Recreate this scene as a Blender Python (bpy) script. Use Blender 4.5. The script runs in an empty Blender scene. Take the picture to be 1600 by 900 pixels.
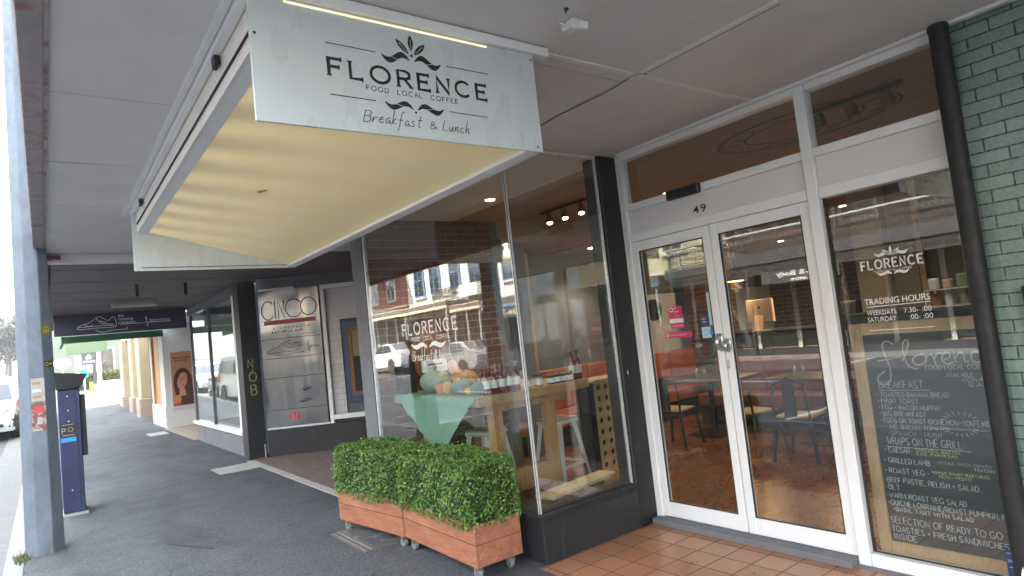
import bpy, bmesh, math, random
from mathutils import Vector, Matrix
import numpy as np
random.seed(7); RNG = np.random.default_rng(7)
S = bpy.context.scene; C = S.collection
PI = math.pi
# axes: x runs across the street towards the shops, y runs along the street away from the camera, z up.

# ------------------------------------------------------------------ camera
cam_d = bpy.data.cameras.new('camera'); cam = bpy.data.objects.new('camera', cam_d); C.objects.link(cam)
cam_d.sensor_width = 36.0; cam_d.lens = 22.135; cam_d.clip_start = .05; cam_d.clip_end = 3000
def set_cam(yaw, pitch, roll, H):
    f = Vector((math.sin(yaw)*math.cos(pitch), math.cos(yaw)*math.cos(pitch), math.sin(pitch)))
    r = Vector((math.cos(yaw), -math.sin(yaw), 0)); u = r.cross(f)
    c, s = math.cos(roll), math.sin(roll)
    r2 = c*r - s*u; u2 = s*r + c*u
    m = Matrix((r2, u2, -f)).transposed().to_4x4(); m.translation = (0, 0, H); cam.matrix_world = m
set_cam(.64598, .071056, .10810, 1.6)
S.camera = cam

# ------------------------------------------------------------------ world, sun, exposure
SUN_DIR = Vector((.72, .30, .60)).normalized()          # towards the sun
SKY = .15; SUN = 5.0; EXPO = 2.78
w = bpy.data.worlds.new('World'); S.world = w; w.use_nodes = True
nt = w.node_tree; nt.nodes.clear()
def wn(t, **k):
    n = nt.nodes.new(t)
    for a, v in k.items(): setattr(n, a, v)
    return n
sky = wn('ShaderNodeTexSky', sky_type='NISHITA', sun_disc=False)
sky.sun_elevation = math.asin(SUN_DIR.z); sky.sun_rotation = math.atan2(SUN_DIR.x, SUN_DIR.y)
sky.dust_density = 3.0; sky.air_density = 1.2
tc = wn('ShaderNodeTexCoord'); mp = wn('ShaderNodeMapping'); mp.inputs['Scale'].default_value = (1, 1, 3.2)
nz = wn('ShaderNodeTexNoise'); nz.inputs['Scale'].default_value = 2.1; nz.inputs['Detail'].default_value = 9; nz.inputs['Roughness'].default_value = .58
rp = wn('ShaderNodeValToRGB'); rp.color_ramp.elements[0].position = .30; rp.color_ramp.elements[0].color = (.35,)*3+(1,)
rp.color_ramp.elements[1].position = .62; rp.color_ramp.elements[1].color = (1,)*3+(1,)
mx = wn('ShaderNodeMix', data_type='RGBA'); cl = wn('ShaderNodeRGB'); cl.outputs[0].default_value = (9.0, 9.6, 10.4, 1)
bg = wn('ShaderNodeBackground'); bg.inputs['Strength'].default_value = SKY; wo = wn('ShaderNodeOutputWorld')
L = nt.links.new
L(tc.outputs['Generated'], mp.inputs['Vector']); L(mp.outputs[0], nz.inputs['Vector']); L(nz.outputs[0], rp.inputs[0])
L(rp.outputs[0], mx.inputs['Factor']); L(sky.outputs[0], mx.inputs['A']); L(cl.outputs[0], mx.inputs['B'])
L(mx.outputs['Result'], bg.inputs['Color']); L(bg.outputs[0], wo.inputs[0])
sl = bpy.data.lights.new('sun', 'SUN'); sl.energy = SUN; sl.angle = math.radians(1.5); sl.color = (1, .93, .82)
so = bpy.data.objects.new('sun', sl); C.objects.link(so); so.location = (0, 0, 40)
so.rotation_euler = (-SUN_DIR).to_track_quat('-Z', 'Y').to_euler()
vs = S.view_settings; vs.view_transform = 'Standard'; vs.look = 'None'; vs.exposure = EXPO; vs.gamma = 1; vs.use_curve_mapping = False
cy = S.cycles
cy.max_bounces = 10; cy.diffuse_bounces = 4; cy.glossy_bounces = 4; cy.transmission_bounces = 6; cy.transparent_max_bounces = 16; cy.volume_bounces = 0
cy.caustics_reflective = False; cy.caustics_refractive = False; cy.sample_clamp_indirect = 6; cy.use_denoising = True

# ------------------------------------------------------------------ objects, tags, parents
ORG = {}
def tag(o, label=None, cat=None, group=None, kind=None):
    if label: o['label'] = label
    if cat: o['category'] = cat
    if group: o['group'] = group
    if kind: o['kind'] = kind
    return o
def thing(name, label, cat, loc=(0,0,0), group=None, rz=0):
    o = bpy.data.objects.new(name, None); C.objects.link(o); o.location = loc; o.rotation_euler = (0,0,rz)
    o.empty_display_size = .1; ORG[o.name] = Vector(loc)
    return tag(o, label, cat, group)
def copy_tree(o, parent=None):
    c = o.copy(); C.objects.link(c)
    if parent is not None: c.parent = parent
    for ch in list(o.children): copy_tree(ch, c)
    return c
class MB:
    """collects faces of one mesh"""
    def __init__(s): s.v = []; s.f = []; s.m = []; s.cur = 0
    def add(s, vs, fs):
        n = len(s.v); s.v += [tuple(v) for v in vs]; s.f += [tuple(i+n for i in f) for f in fs]; s.m += [s.cur]*len(fs); return s
    def box(s, x0, x1, y0, y1, z0, z1):
        x0,x1=min(x0,x1),max(x0,x1); y0,y1=min(y0,y1),max(y0,y1); z0,z1=min(z0,z1),max(z0,z1)
        return s.add([(x0,y0,z0),(x1,y0,z0),(x1,y1,z0),(x0,y1,z0),(x0,y0,z1),(x1,y0,z1),(x1,y1,z1),(x0,y1,z1)],
              [(3,2,1,0),(4,5,6,7),(0,1,5,4),(1,2,6,5),(2,3,7,6),(3,0,4,7)])
    def obox(s, c, ux, uy, uz):
        c,ux,uy,uz = map(Vector,(c,ux,uy,uz)); P=[]
        for k in (-1,1):
            for a,b in ((-1,-1),(1,-1),(1,1),(-1,1)): P.append(c+a*ux+b*uy+k*uz)
        return s.add(P, [(3,2,1,0),(4,5,6,7),(0,1,5,4),(1,2,6,5),(2,3,7,6),(3,0,4,7)])
    def bar(s, p, q, w, h, up=(0,0,1)):
        p,q=Vector(p),Vector(q); d=(q-p); a=d.normalized(); up=Vector(up)
        if abs(a.dot(up))>.99: up=Vector((1,0,0))
        r=a.cross(up).normalized(); u=r.cross(a)
        return s.obox((p+q)/2, r*w/2, d/2, u*h/2)
    def tube(s, pts, r, n=8, cap=True):
        pts=[Vector(p) for p in pts]; rs=r if isinstance(r,(list,tuple)) else [r]*len(pts)
        P=[]; ref=None
        for i,p in enumerate(pts):
            d=(pts[min(i+1,len(pts)-1)]-pts[max(i-1,0)]).normalized()
            if ref is None:
                ref=Vector((0,0,1)) if abs(d.z)<.9 else Vector((1,0,0))
            a=d.cross(ref).normalized(); b=a.cross(d).normalized(); ref=b
            for k in range(n):
                t=2*PI*k/n; P.append(p+rs[i]*(math.cos(t)*a+math.sin(t)*b))
        F=[]
        for i in range(len(pts)-1):
            for k in range(n):
                k2=(k+1)%n; F.append((i*n+k,i*n+k2,(i+1)*n+k2,(i+1)*n+k))
        if cap: F.append(tuple(range(n))[::-1]); F.append(tuple((len(pts)-1)*n+k for k in range(n)))
        return s.add(P,F)
    def lathe(s, prof, c=(0,0,0), n=20, sx=1, sy=1):
        P=[]; F=[]; m=len(prof)
        for r,z in prof:
            for k in range(n):
                t=2*PI*k/n; P.append((c[0]+sx*r*math.cos(t),c[1]+sy*r*math.sin(t),c[2]+z))
        for i in range(m-1):
            for k in range(n):
                k2=(k+1)%n; F.append((i*n+k,i*n+k2,(i+1)*n+k2,(i+1)*n+k))
        F.append(tuple(range(n))[::-1]); F.append(tuple((m-1)*n+k for k in range(n)))
        return s.add(P,F)
    def prism(s, poly, vec):
        vec=Vector(vec); n=len(poly); P=[Vector(p) for p in poly]; Q=[p+vec for p in P]
        F=[tuple(range(n))[::-1], tuple(range(n,2*n))]+[(i,(i+1)%n,n+(i+1)%n,n+i) for i in range(n)]
        return s.add(P+Q,F)
    def quad(s,a,b,c,d): return s.add([a,b,c,d],[(0,1,2,3)])
    def ell(s, c, r, n=16, m=10, fn=None):
        P=[];F=[]
        for i in range(m+1):
            ph=PI*i/m
            for k in range(n):
                t=2*PI*k/n; q=Vector((math.sin(ph)*math.cos(t),math.sin(ph)*math.sin(t),math.cos(ph)))
                if fn: q=q*fn(t,ph)
                P.append((c[0]+r[0]*q.x,c[1]+r[1]*q.y,c[2]+r[2]*q.z))
        for i in range(m):
            for k in range(n):
                k2=(k+1)%n; F.append((i*n+k,(i+1)*n+k,(i+1)*n+k2,i*n+k2))
        return s.add(P,F)
    def build(s, name, mat, parent=None, bevel=0, smooth=False, seg=1, local=False, angle=None):
        me = bpy.data.meshes.new(name)
        off = Vector((0,0,0))
        if parent is not None and not local:
            p = parent
            while p.parent is not None: p = p.parent
            off = ORG.get(p.name, Vector((0,0,0)))
        me.from_pydata([(a-off.x,b-off.y,c-off.z) for a,b,c in s.v] if off.length else s.v, [], s.f)
        mats = mat if isinstance(mat,(list,tuple)) else [mat]
        for m_ in mats: me.materials.append(m_)
        if len(mats)>1: me.polygons.foreach_set('material_index', s.m)
        bm = bmesh.new(); bm.from_mesh(me)
        bmesh.ops.remove_doubles(bm, verts=bm.verts, dist=1e-6) if (bevel or smooth) else None
        bmesh.ops.recalc_face_normals(bm, faces=bm.faces)
        if bevel:
            es=[e for e in bm.edges if len(e.link_faces)==2 and e.calc_face_angle(0)>.5]
            bmesh.ops.bevel(bm, geom=es, offset=bevel, segments=seg, profile=.6, affect='EDGES', clamp_overlap=True)
        bm.to_mesh(me); bm.free()
        if smooth:
            me.polygons.foreach_set('use_smooth',[True]*len(me.polygons))
            try: me.set_sharp_from_angle(angle=angle or math.radians(40))
            except Exception: pass
        me.update()
        o = bpy.data.objects.new(name, me); C.objects.link(o)
        if parent is not None: o.parent = parent
        return o
def solo(mb, name, mat, label, cat, group=None, loc=None, **k):
    """one-mesh thing, origin at its base"""
    if loc is None:
        a=np.array(mb.v); loc=((a[:,0].min()+a[:,0].max())/2,(a[:,1].min()+a[:,1].max())/2,a[:,2].min())
    mb.v=[(x-loc[0],y-loc[1],z-loc[2]) for x,y,z in mb.v]
    o=mb.build(name,mat,None,**k); o.location=loc
    return tag(o,label,cat,group)
def struct(mb,name,mat,kind='structure',**k):
    o=mb.build(name,mat,None,**k); o['kind']=kind; return o

# ------------------------------------------------------------------ lettering
def text2d(s, size=1.0, align='LEFT', sx=1.0, space=1.0, bold=0.0, shear=0.0):
    cu=bpy.data.curves.new('t','FONT'); cu.body=s; cu.size=size; cu.align_x=align; cu.space_character=space; cu.offset=bold; cu.shear=shear; cu.resolution_u=3
    ob=bpy.data.objects.new('t',cu); C.objects.link(ob)
    dg=bpy.context.evaluated_depsgraph_get(); me=ob.evaluated_get(dg).to_mesh()
    v=[(p.co.x*sx,p.co.y) for p in me.vertices]; f=[tuple(p.vertices) for p in me.polygons]
    ob.evaluated_get(dg).to_mesh_clear(); bpy.data.objects.remove(ob); bpy.data.curves.remove(cu)
    return v,f
class Plane:
    """a writing plane: origin o, u to the reader's right, v up"""
    def __init__(s,o,u,v): s.o,s.u,s.v=Vector(o),Vector(u).normalized(),Vector(v).normalized(); s.n=s.u.cross(s.v); s.k=0
    def p(s,a,b,h=0): return s.o+float(a)*s.u+float(b)*s.v+float(h)*s.n
    def text(s,mb,t,a,b,size,fit=None,h=0,**k):
        v,f=text2d(t,size,**k)
        if not v: return
        if fit:
            x0=min(p[0] for p in v); x1=max(p[0] for p in v); q=fit/(x1-x0); v=[((x-x0)*q,y) for x,y in v]
        mb.add([s.p(a+x,b+y,h) for x,y in v],f)
    def line(s,mb,pts,w,h=0,closed=False,taper=False):
        s.k+=1; h=h+(s.k%12)*6e-5
        pts=[Vector((p[0],p[1])) for p in pts]; n=len(pts)
        if n<2: return
        P=[]
        for i in range(n):
            a=pts[i-1] if (i>0 or closed) else pts[i]; b=pts[(i+1)%n] if (i<n-1 or closed) else pts[i]
            d=(b-a); d=d.normalized() if d.length>1e-9 else Vector((1,0)); nn=Vector((-d.y,d.x))
            ww=w
            if taper: t=i/(n-1); ww=w*max(.12,math.sin(PI*t)**.7)
            sc=1.0
            if 0<i<n-1 or closed:
                d1=(pts[i]-a).normalized() if (pts[i]-a).length>1e-9 else d
                sc=min(1.6,1/max(.5,abs(d.dot(d1))))
            P+= [s.p(*(pts[i]+nn*ww/2*sc),h), s.p(*(pts[i]-nn*ww/2*sc),h)]
        F=[(2*i,2*i+1,2*i+3,2*i+2) for i in range(n-1)]
        if closed: F.append((2*n-2,2*n-1,1,0))
        mb.add(P,F)
    def poly(s,mb,pts,h=0): mb.add([s.p(a,b,h) for a,b in pts],[tuple(range(len(pts)))])
    def rect(s,mb,a0,a1,b0,b1,h=0): s.poly(mb,[(a0,b0),(a1,b0),(a1,b1),(a0,b1)],h)
    def disc(s,mb,a,b,r,h=0,n=18,ry=None): s.poly(mb,[(a+r*math.cos(2*PI*i/n),b+(ry or r)*math.sin(2*PI*i/n)) for i in range(n)],h)
    def ring(s,mb,a,b,r,w,h=0,n=28,ry=None): s.line(mb,[(a+r*math.cos(2*PI*i/n),b+(ry or r)*math.sin(2*PI*i/n)) for i in range(n)],w,h,closed=True)
def smooth(pts,n=6):
    out=[]
    P=[pts[0]]+list(pts)+[pts[-1]]
    for i in range(1,len(P)-2):
        p0,p1,p2,p3=P[i-1],P[i],P[i+1],P[i+2]
        for k in range(n):
            t=k/n
            out.append(tuple(.5*((2*p1[j])+(-p0[j]+p2[j])*t+(2*p0[j]-5*p1[j]+4*p2[j]-p3[j])*t*t+(-p0[j]+3*p1[j]-3*p2[j]+p3[j])*t**3) for j in (0,1)))
    out.append(tuple(pts[-1])); return out
def arc(cx,cy,rx,ry,a0,a1,n=12): return [(cx+rx*math.cos(math.radians(a0+(a1-a0)*i/n)),cy+ry*math.sin(math.radians(a0+(a1-a0)*i/n))) for i in range(n+1)]
# single stroke capitals, width .6-.8, height 1
G={'A':[[(0,0),(.32,1),(.64,0)],[(.12,.36),(.52,.36)]],'B':[[(0,0),(0,1),(.34,1),(.5,.9),(.5,.63),(.34,.53),(0,.53)],[(.34,.53),(.56,.42),(.56,.12),(.36,0),(0,0)]],
'C':[arc(.4,.5,.4,.5,42,318)],'D':[[(0,0),(0,1),(.3,1),(.6,.75),(.62,.3),(.34,0),(0,0)]],'E':[[(.52,1),(0,1),(0,0),(.54,0)],[(0,.52),(.42,.52)]],
'F':[[(.52,1),(0,1),(0,0)],[(0,.52),(.42,.52)]],'G':[arc(.4,.5,.4,.5,45,300)+[(.72,.12),(.72,.44),(.45,.44)]],'H':[[(0,0),(0,1)],[(.58,0),(.58,1)],[(0,.52),(.58,.52)]],
'I':[[(.08,0),(.08,1)]],'J':[[(.4,1),(.4,.2),(.25,0),(.05,.08)]],'K':[[(0,0),(0,1)],[(.55,1),(.03,.45)],[(.18,.6),(.58,0)]],'L':[[(0,1),(0,0),(.5,0)]],
'M':[[(0,0),(.06,1),(.38,.3),(.7,1),(.76,0)]],'N':[[(0,0),(0,1),(.6,0),(.6,1)]],'O':[arc(.42,.5,.42,.5,90,450,20)],'P':[[(0,0),(0,1),(.36,1),(.54,.88),(.54,.6),(.36,.48),(0,.48)]],
'Q':[arc(.42,.5,.42,.5,90,450,20),[(.5,.25),(.85,-.08)]],'R':[[(0,0),(0,1),(.36,1),(.54,.88),(.54,.62),(.36,.5),(0,.5)],[(.3,.5),(.6,0)]],
'S':[smooth([(.54,.86),(.3,1),(.05,.84),(.1,.6),(.45,.42),(.55,.2),(.32,0),(.02,.14)],4)],'T':[[(0,1),(.62,1)],[(.31,1),(.31,0)]],'U':[[(0,1),(0,.25),(.16,.02),(.42,.02),(.58,.25),(.58,1)]],
'V':[[(0,1),(.3,0),(.6,1)]],'W':[[(0,1),(.2,0),(.42,.8),(.62,0),(.84,1)]],'X':[[(0,0),(.58,1)],[(0,1),(.58,0)]],'Y':[[(0,1),(.3,.5),(.6,1)],[(.3,.5),(.3,0)]],'Z':[[(0,1),(.55,1),(0,0),(.57,0)]],
'.':[[(.03,0),(.1,.06)]],',':[[(.1,.1),(.02,-.14)]],':':[[(.04,.1),(.1,.18)],[(.04,.6),(.1,.68)]],'+':[[(0,.45),(.4,.45)],[(.2,.25),(.2,.65)]],'-':[[(0,.46),(.32,.46)]],'/':[[(0,-.1),(.4,1.05)]],
'(':[arc(.3,.5,.25,.65,130,230,6)],')':[arc(0,.5,.25,.65,50,-50,6)],'*':[arc(.1,.45,.07,.09,0,360,6)],'~':[smooth([(0,.4),(.15,.52),(.35,.4),(.5,.5)],4)],
'&':[smooth([(.6,0),(.15,.7),(.3,1),(.45,.75),(.05,.35),(.2,0),(.6,.4)],4)],"'":[[(.05,1),(.02,.8)]],'!':[[(.05,.3),(.08,1)],[(.04,0),(.07,.05)]],
# small joined hand
'b':[smooth([(0,1.3),(.03,0),(.25,.0),(.4,.3),(.2,.5),(.05,.3)],4)],'r':[smooth([(0,.5),(.04,0),(.12,.4),(.4,.5)],4)],'e':[smooth([(0,.25),(.3,.35),(.2,.52),(.02,.3),(.15,0),(.42,.12)],4)],
'a':[smooth([(.34,.42),(.15,.5),(0,.2),(.12,0),(.32,.3),(.36,.02),(.5,.1)],4)],'k':[[(0,1.3),(.03,0)],smooth([(.3,.55),(.04,.25),(.36,0)],3)],'f':[smooth([(.36,1.2),(.2,1.3),(.1,.8),(.12,0),(.06,-.5)],4),[(-.02,.5),(.34,.5)]],
's':[smooth([(.26,.46),(.08,.5),(.05,.32),(.26,.18),(.18,0),(0,.06)],4)],'t':[smooth([(.14,1.05),(.12,.1),(.3,.04)],4),[(-.04,.62),(.36,.66)]],'u':[smooth([(0,.5),(.03,.05),(.2,.05),(.33,.5),(.34,.05),(.46,.06)],4)],
'n':[smooth([(0,.5),(.03,0),(.08,.35),(.26,.5),(.3,.02),(.44,.08)],4)],'c':[smooth([(.32,.42),(.14,.5),(0,.22),(.14,0),(.38,.1)],4)],'h':[smooth([(0,1.3),(.03,0),(.1,.4),(.28,.46),(.3,.02),(.42,.08)],4)]}
GW={'I':.16,'.':.14,',':.14,':':.14,'M':.78,'W':.86,'O':.86,'Q':.86,'C':.76,'G':.76,'*':.2,'-':.34,'+':.42,'(':.2,')':.2,'~':.5,"'":.1,'!':.14,'J':.42,'L':.52,'E':.54,'F':.52,'/':.42}
for ch in 'breakfstunch': GW.setdefault(ch,.44)
def hand(pl,mb,t,a,b,size,w,fit=None,gap=.24,jit=0,slope=0,sx=1,serif=0,shear=0,h=0):
    x=0; strokes=[]
    for ch in t:
        if ch==' ': x+=.42; continue
        if ch not in G: x+=.4; continue
        jy=random.uniform(-jit,jit); js=1+random.uniform(-jit,jit)
        for st in G[ch]:
            strokes.append([(x+(px*sx+py*shear)*js,py*js+jy) for px,py in st])
        x+=GW.get(ch,.6)*sx+gap
    if not strokes: return
    q=size
    qx=q
    if fit: qx=fit/max(p[0] for st in strokes for p in st)
    for st in strokes:
        P=[(a+px*qx,b+py*q+slope*px*qx) for px,py in st]
        pl.line(mb,P,w,h)
        if serif:
            for e,d in ((P[0],P[1]),(P[-1],P[-2])):
                dv=Vector((d[0]-e[0],d[1]-e[1]))
                if dv.length<1e-6 or len(P)>8: continue
                if abs(dv.y)>abs(dv.x): pl.line(mb,[(e[0]-serif,e[1]),(e[0]+serif,e[1])],w*.55,h+.0002)
                else: pl.line(mb,[(e[0],e[1]-serif),(e[0],e[1]+serif)],w*.55,h+.0002)
def leaf(pl,mb,x,y,dx,dy,w,bend=0,h=0,n=10):
    """pointed leaf from x,y along dx,dy"""
    up=[];dn=[]; l=math.hypot(dx,dy); nx,ny=-dy/l,dx/l
    for i in range(n+1):
        t=i/n; o=bend*math.sin(PI*t*2)*.5+0; ww=w*math.sin(PI*min(1,t*.92+.04))**.8
        cx_,cy_=x+dx*t+nx*o,y+dy*t+ny*o
        up.append((cx_+nx*ww/2,cy_+ny*ww/2)); dn.append((cx_-nx*ww/2,cy_-ny*ww/2))
    for i in range(n): pl.poly(mb,[up[i],dn[i],dn[i+1],up[i+1]],h)
def wings(pl,mb,cx_,cy_,half,hh,h=0):
    for sg in (-1,1): leaf(pl,mb,cx_+sg*half*.06,cy_,sg*half*.94,hh*.9,hh*1.0,bend=sg*hh*.9,h=h)
# ------------------------------------------------------------------ materials
def nodes(name):
    m=bpy.data.materials.new(name); m.use_nodes=True; t=m.node_tree; b=t.nodes['Principled BSDF']; return m,t,b
def nd(t,ty,ins=None,**k):
    n=t.nodes.new(ty)
    for a,v in k.items(): setattr(n,a,v)
    for a,v in (ins or {}).items():
        if isinstance(v,bpy.types.NodeSocket): t.links.new(v,n.inputs[a])
        else: n.inputs[a].default_value=v
    return n
def c4(c): return (c[0],c[1],c[2],1)
def vec(t,stretch=(1,1,1),swz=None):
    co=nd(t,'ShaderNodeTexCoord').outputs['Object']
    if swz:
        sp=nd(t,'ShaderNodeSeparateXYZ',{0:co}); cb=nd(t,'ShaderNodeCombineXYZ')
        for i,a in enumerate(swz):
            if a!='0': t.links.new(sp.outputs['XYZ'.index(a)],cb.inputs[i])
        co=cb.outputs[0]
    return nd(t,'ShaderNodeMapping',{'Vector':co,'Scale':stretch}).outputs[0]
def mixc(t,f,a,b,bt='MIX'):
    n=nd(t,'ShaderNodeMix',data_type='RGBA',blend_type=bt)
    for k,v in (('Factor',f),('A',a),('B',b)):
        if isinstance(v,bpy.types.NodeSocket): t.links.new(v,n.inputs[k])
        else: n.inputs[k].default_value=v if k=='Factor' else c4(v)
    return n.outputs['Result']
def ramp(t,f,p0,p1,c0=0.,c1=1.):
    n=nd(t,'ShaderNodeMapRange',{'Value':f,'From Min':p0,'From Max':p1,'To Min':c0,'To Max':c1}); return n.outputs[0]
def noise(t,v,sc,det=5,ro=.55): return nd(t,'ShaderNodeTexNoise',{'Vector':v,'Scale':sc,'Detail':det,'Roughness':ro}).outputs[0]
def bump(t,b,h,st,dist=.01):
    n=nd(t,'ShaderNodeBump',{'Height':h,'Strength':st,'Distance':dist}); t.links.new(n.outputs[0],b.inputs['Normal'])
def pm(name,col,rough=.55,var=.18,sc=3.,st=(1,1,1),bmp=0.,bsc=90.,metal=0.,col2=None,p=(.45,.65),rvar=.12,spec=.5,coat=0.,emit=None,es=0.,dist=.004):
    m,t,b=nodes(name); v=vec(t,st)
    n=noise(t,v,sc,7); n2=noise(t,v,sc*7.3,4)
    lo=tuple(c*(1-var) for c in col); hi=tuple(min(1,c*(1+var)) for c in col)
    f=ramp(t,n,.3,.7); c=mixc(t,f,lo,hi)
    c=mixc(t,ramp(t,n2,.35,.7,0,.35),c,tuple(x*(1-var) for x in col))
    if col2: c=mixc(t,ramp(t,n,p[0],p[1]),c,col2)
    t.links.new(c,b.inputs['Base Color'])
    t.links.new(ramp(t,n2,.3,.7,max(.02,rough-rvar),min(1,rough+rvar)),b.inputs['Roughness'])
    b.inputs['Metallic'].default_value=metal; b.inputs['Specular IOR Level'].default_value=spec; b.inputs['Coat Weight'].default_value=coat
    if bmp: bump(t,b,noise(t,vec(t,st),bsc,4),bmp,dist)
    if emit: b.inputs['Emission Color'].default_value=c4(emit); b.inputs['Emission Strength'].default_value=es
    return m
def brickm(name,c1,c2,mortar,bw,bh,ms=.01,swz='YZ0',rough=.7,off=.5,bmp=.4,sm=.1,scale_noise=5,freq=2,var=.35,spec=.4,coat=0,shift=(0,0,0)):
    m,t,b=nodes(name); v=vec(t,(1,1,1),swz)
    v=nd(t,'ShaderNodeVectorMath',{0:v,1:shift},operation='ADD').outputs[0]
    br=nd(t,'ShaderNodeTexBrick',{'Vector':v,'Color1':c4(c1),'Color2':c4(c2),'Mortar':c4(mortar),'Scale':1.,'Mortar Size':ms/2,'Mortar Smooth':sm,'Bias':0.,'Brick Width':bw,'Row Height':bh},offset=off,offset_frequency=freq,squash=1.)
    n=noise(t,vec(t),scale_noise,7); n2=noise(t,vec(t),55,5)
    c=mixc(t,ramp(t,n,.3,.7,0,var),br.outputs[0],tuple(x*.45 for x in c1))
    c=mixc(t,ramp(t,n2,.35,.75,0,.25),c,tuple(min(1,x*1.5) for x in c2))
    t.links.new(c,b.inputs['Base Color'])
    t.links.new(ramp(t,br.outputs['Fac'],0,1,rough,.9),b.inputs['Roughness']); b.inputs['Specular IOR Level'].default_value=spec; b.inputs['Coat Weight'].default_value=coat
    h=nd(t,'ShaderNodeMath',{0:ramp(t,br.outputs['Fac'],0,1,1,0),1:ramp(t,n2,0,1,0,.22)},operation='ADD').outputs[0]
    bump(t,b,h,bmp,.008)
    return m
def glassm(name,tint=(.93,.96,.95),f0=.066,dirt=.03):
    m=bpy.data.materials.new(name); m.use_nodes=True; t=m.node_tree; t.nodes.clear()
    g=nd(t,'ShaderNodeNewGeometry'); d=nd(t,'ShaderNodeVectorMath',{0:g.outputs['Incoming'],1:g.outputs['Normal']},operation='DOT_PRODUCT').outputs['Value']
    a=nd(t,'ShaderNodeMath',{0:d},operation='ABSOLUTE').outputs[0]
    q=nd(t,'ShaderNodeMath',{0:1.,1:a},operation='SUBTRACT').outputs[0]
    p=nd(t,'ShaderNodeMath',{0:q,1:5.},operation='POWER').outputs[0]
    f=nd(t,'ShaderNodeMath',{0:p,1:1-f0,2:f0},operation='MULTIPLY_ADD').outputs[0]
    tr=nd(t,'ShaderNodeBsdfTransparent',{'Color':c4(tint)}); gl=nd(t,'ShaderNodeBsdfGlossy',{'Color':(1,1,1,1),'Roughness':.0})
    # slow waviness of old float glass
    bu=nd(t,'ShaderNodeBump',{'Height':noise(t,vec(t),1.3,2),'Strength':.014,'Distance':.05}); t.links.new(bu.outputs[0],gl.inputs['Normal'])
    mx=nd(t,'ShaderNodeMixShader',{0:f,1:tr.outputs[0],2:gl.outputs[0]})
    df=nd(t,'ShaderNodeBsdfDiffuse',{'Color':(.6,.6,.58,1)})
    mk=ramp(t,noise(t,vec(t,(1,1,.35)),7,8,.7),.48,.8,0,dirt)
    m2=nd(t,'ShaderNodeMixShader',{0:mk,1:mx.outputs[0],2:df.outputs[0]})
    o=nd(t,'ShaderNodeOutputMaterial'); t.links.new(m2.outputs[0],o.inputs[0]); return m
def emitm(name,col,s):
    m,t,b=nodes(name); b.inputs['Base Color'].default_value=c4(col); b.inputs['Emission Color'].default_value=c4(col); b.inputs['Emission Strength'].default_value=s; return m
def asphaltm(name,base,fine=130,patch=.5):
    m,t,b=nodes(name); v=vec(t)
    n=noise(t,v,.35,6); n3=noise(t,v,2.2,8,.65); vo=nd(t,'ShaderNodeTexVoronoi',{'Vector':v,'Scale':fine*1.0,'Randomness':1.}).outputs['Color']
    g=nd(t,'ShaderNodeSeparateColor',{0:vo}).outputs[0]
    c=mixc(t,ramp(t,n,.35,.65),tuple(x*(1-.25*patch) for x in base),tuple(x*(1+.3*patch) for x in base))
    c=mixc(t,ramp(t,n3,.42,.62,0,.5),c,tuple(x*.72 for x in base))
    c=mixc(t,ramp(t,g,.3,1,0,.75),c,tuple(min(1,x*2.8) for x in base))
    sp=nd(t,'ShaderNodeTexVoronoi',{'Vector':v,'Scale':38.}); 
    s1=nd(t,'ShaderNodeMath',{0:sp.outputs['Distance'],1:.11},operation='LESS_THAN').outputs[0]
    s2=nd(t,'ShaderNodeMath',{0:nd(t,'ShaderNodeSeparateColor',{0:sp.outputs['Color']}).outputs[1],1:.93},operation='GREATER_THAN').outputs[0]
    sf=nd(t,'ShaderNodeMath',{0:s1,1:s2},operation='MULTIPLY').outputs[0]
    c=mixc(t,sf,c,(.33,.33,.32))
    t.links.new(c,b.inputs['Base Color']); t.links.new(ramp(t,n3,.3,.7,.72,.95),b.inputs['Roughness'])
    h=nd(t,'ShaderNodeTexVoronoi',{'Vector':v,'Scale':fine*.9}).outputs['Distance']; bump(t,b,h,.5,.006); return m
def woodm(name,c1,c2,st=(1,12,12),sc=2.2,rough=.55,boards=None,swz=None,coat=0.):
    m,t,b=nodes(name); v=vec(t,st); n=noise(t,v,sc,8,.62); n2=noise(t,v,sc*4.5,6)
    c=mixc(t,ramp(t,n,.32,.68),c1,c2); c=mixc(t,ramp(t,n2,.45,.75,0,.45),c,tuple(x*.55 for x in c1))
    c=mixc(t,ramp(t,noise(t,vec(t),1.7,4),.35,.7,0,.35),c,tuple(x*.7 for x in c1))
    t.links.new(c,b.inputs['Base Color']); t.links.new(ramp(t,n2,.3,.7,rough-.1,rough+.15),b.inputs['Roughness']); b.inputs['Coat Weight'].default_value=coat
    bump(t,b,n2,.18,.004); return m

M={}
M['white_paint']=pm('white_paint',(.80,.81,.82),.45,.04,2.2,bmp=.04,bsc=40,col2=(.70,.69,.66),p=(.58,.8))
M['soffit']=pm('soffit_paint',(.72,.70,.70),.6,.05,1.1,bmp=.05,bsc=30,col2=(.60,.565,.545),p=(.52,.8))
M['soffit_strip']=pm('soffit_strip',(.80,.79,.77),.5,.05,3)
M['dark_gap']=pm('dark_gap',(.03,.028,.027),.8,.2,6)
M['rust_edge']=pm('rusty_edge',(.36,.32,.33),.6,.2,5,col2=(.24,.11,.09),p=(.5,.66))
M['sign_face']=pm('sign_face',(.56,.60,.62),.32,.04,1.2,(1,1,.4),col2=(.49,.52,.53),p=(.55,.85))
M['emblem_ink']=pm('faded_ceiling_ink',(.055,.03,.022),.7,.2,8)
M['ink']=pm('dark_brown_ink',(.022,.014,.014),.5,.2,8)
M['alu']=pm('aluminium',(.68,.69,.70),.35,.07,5,metal=.35)
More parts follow.
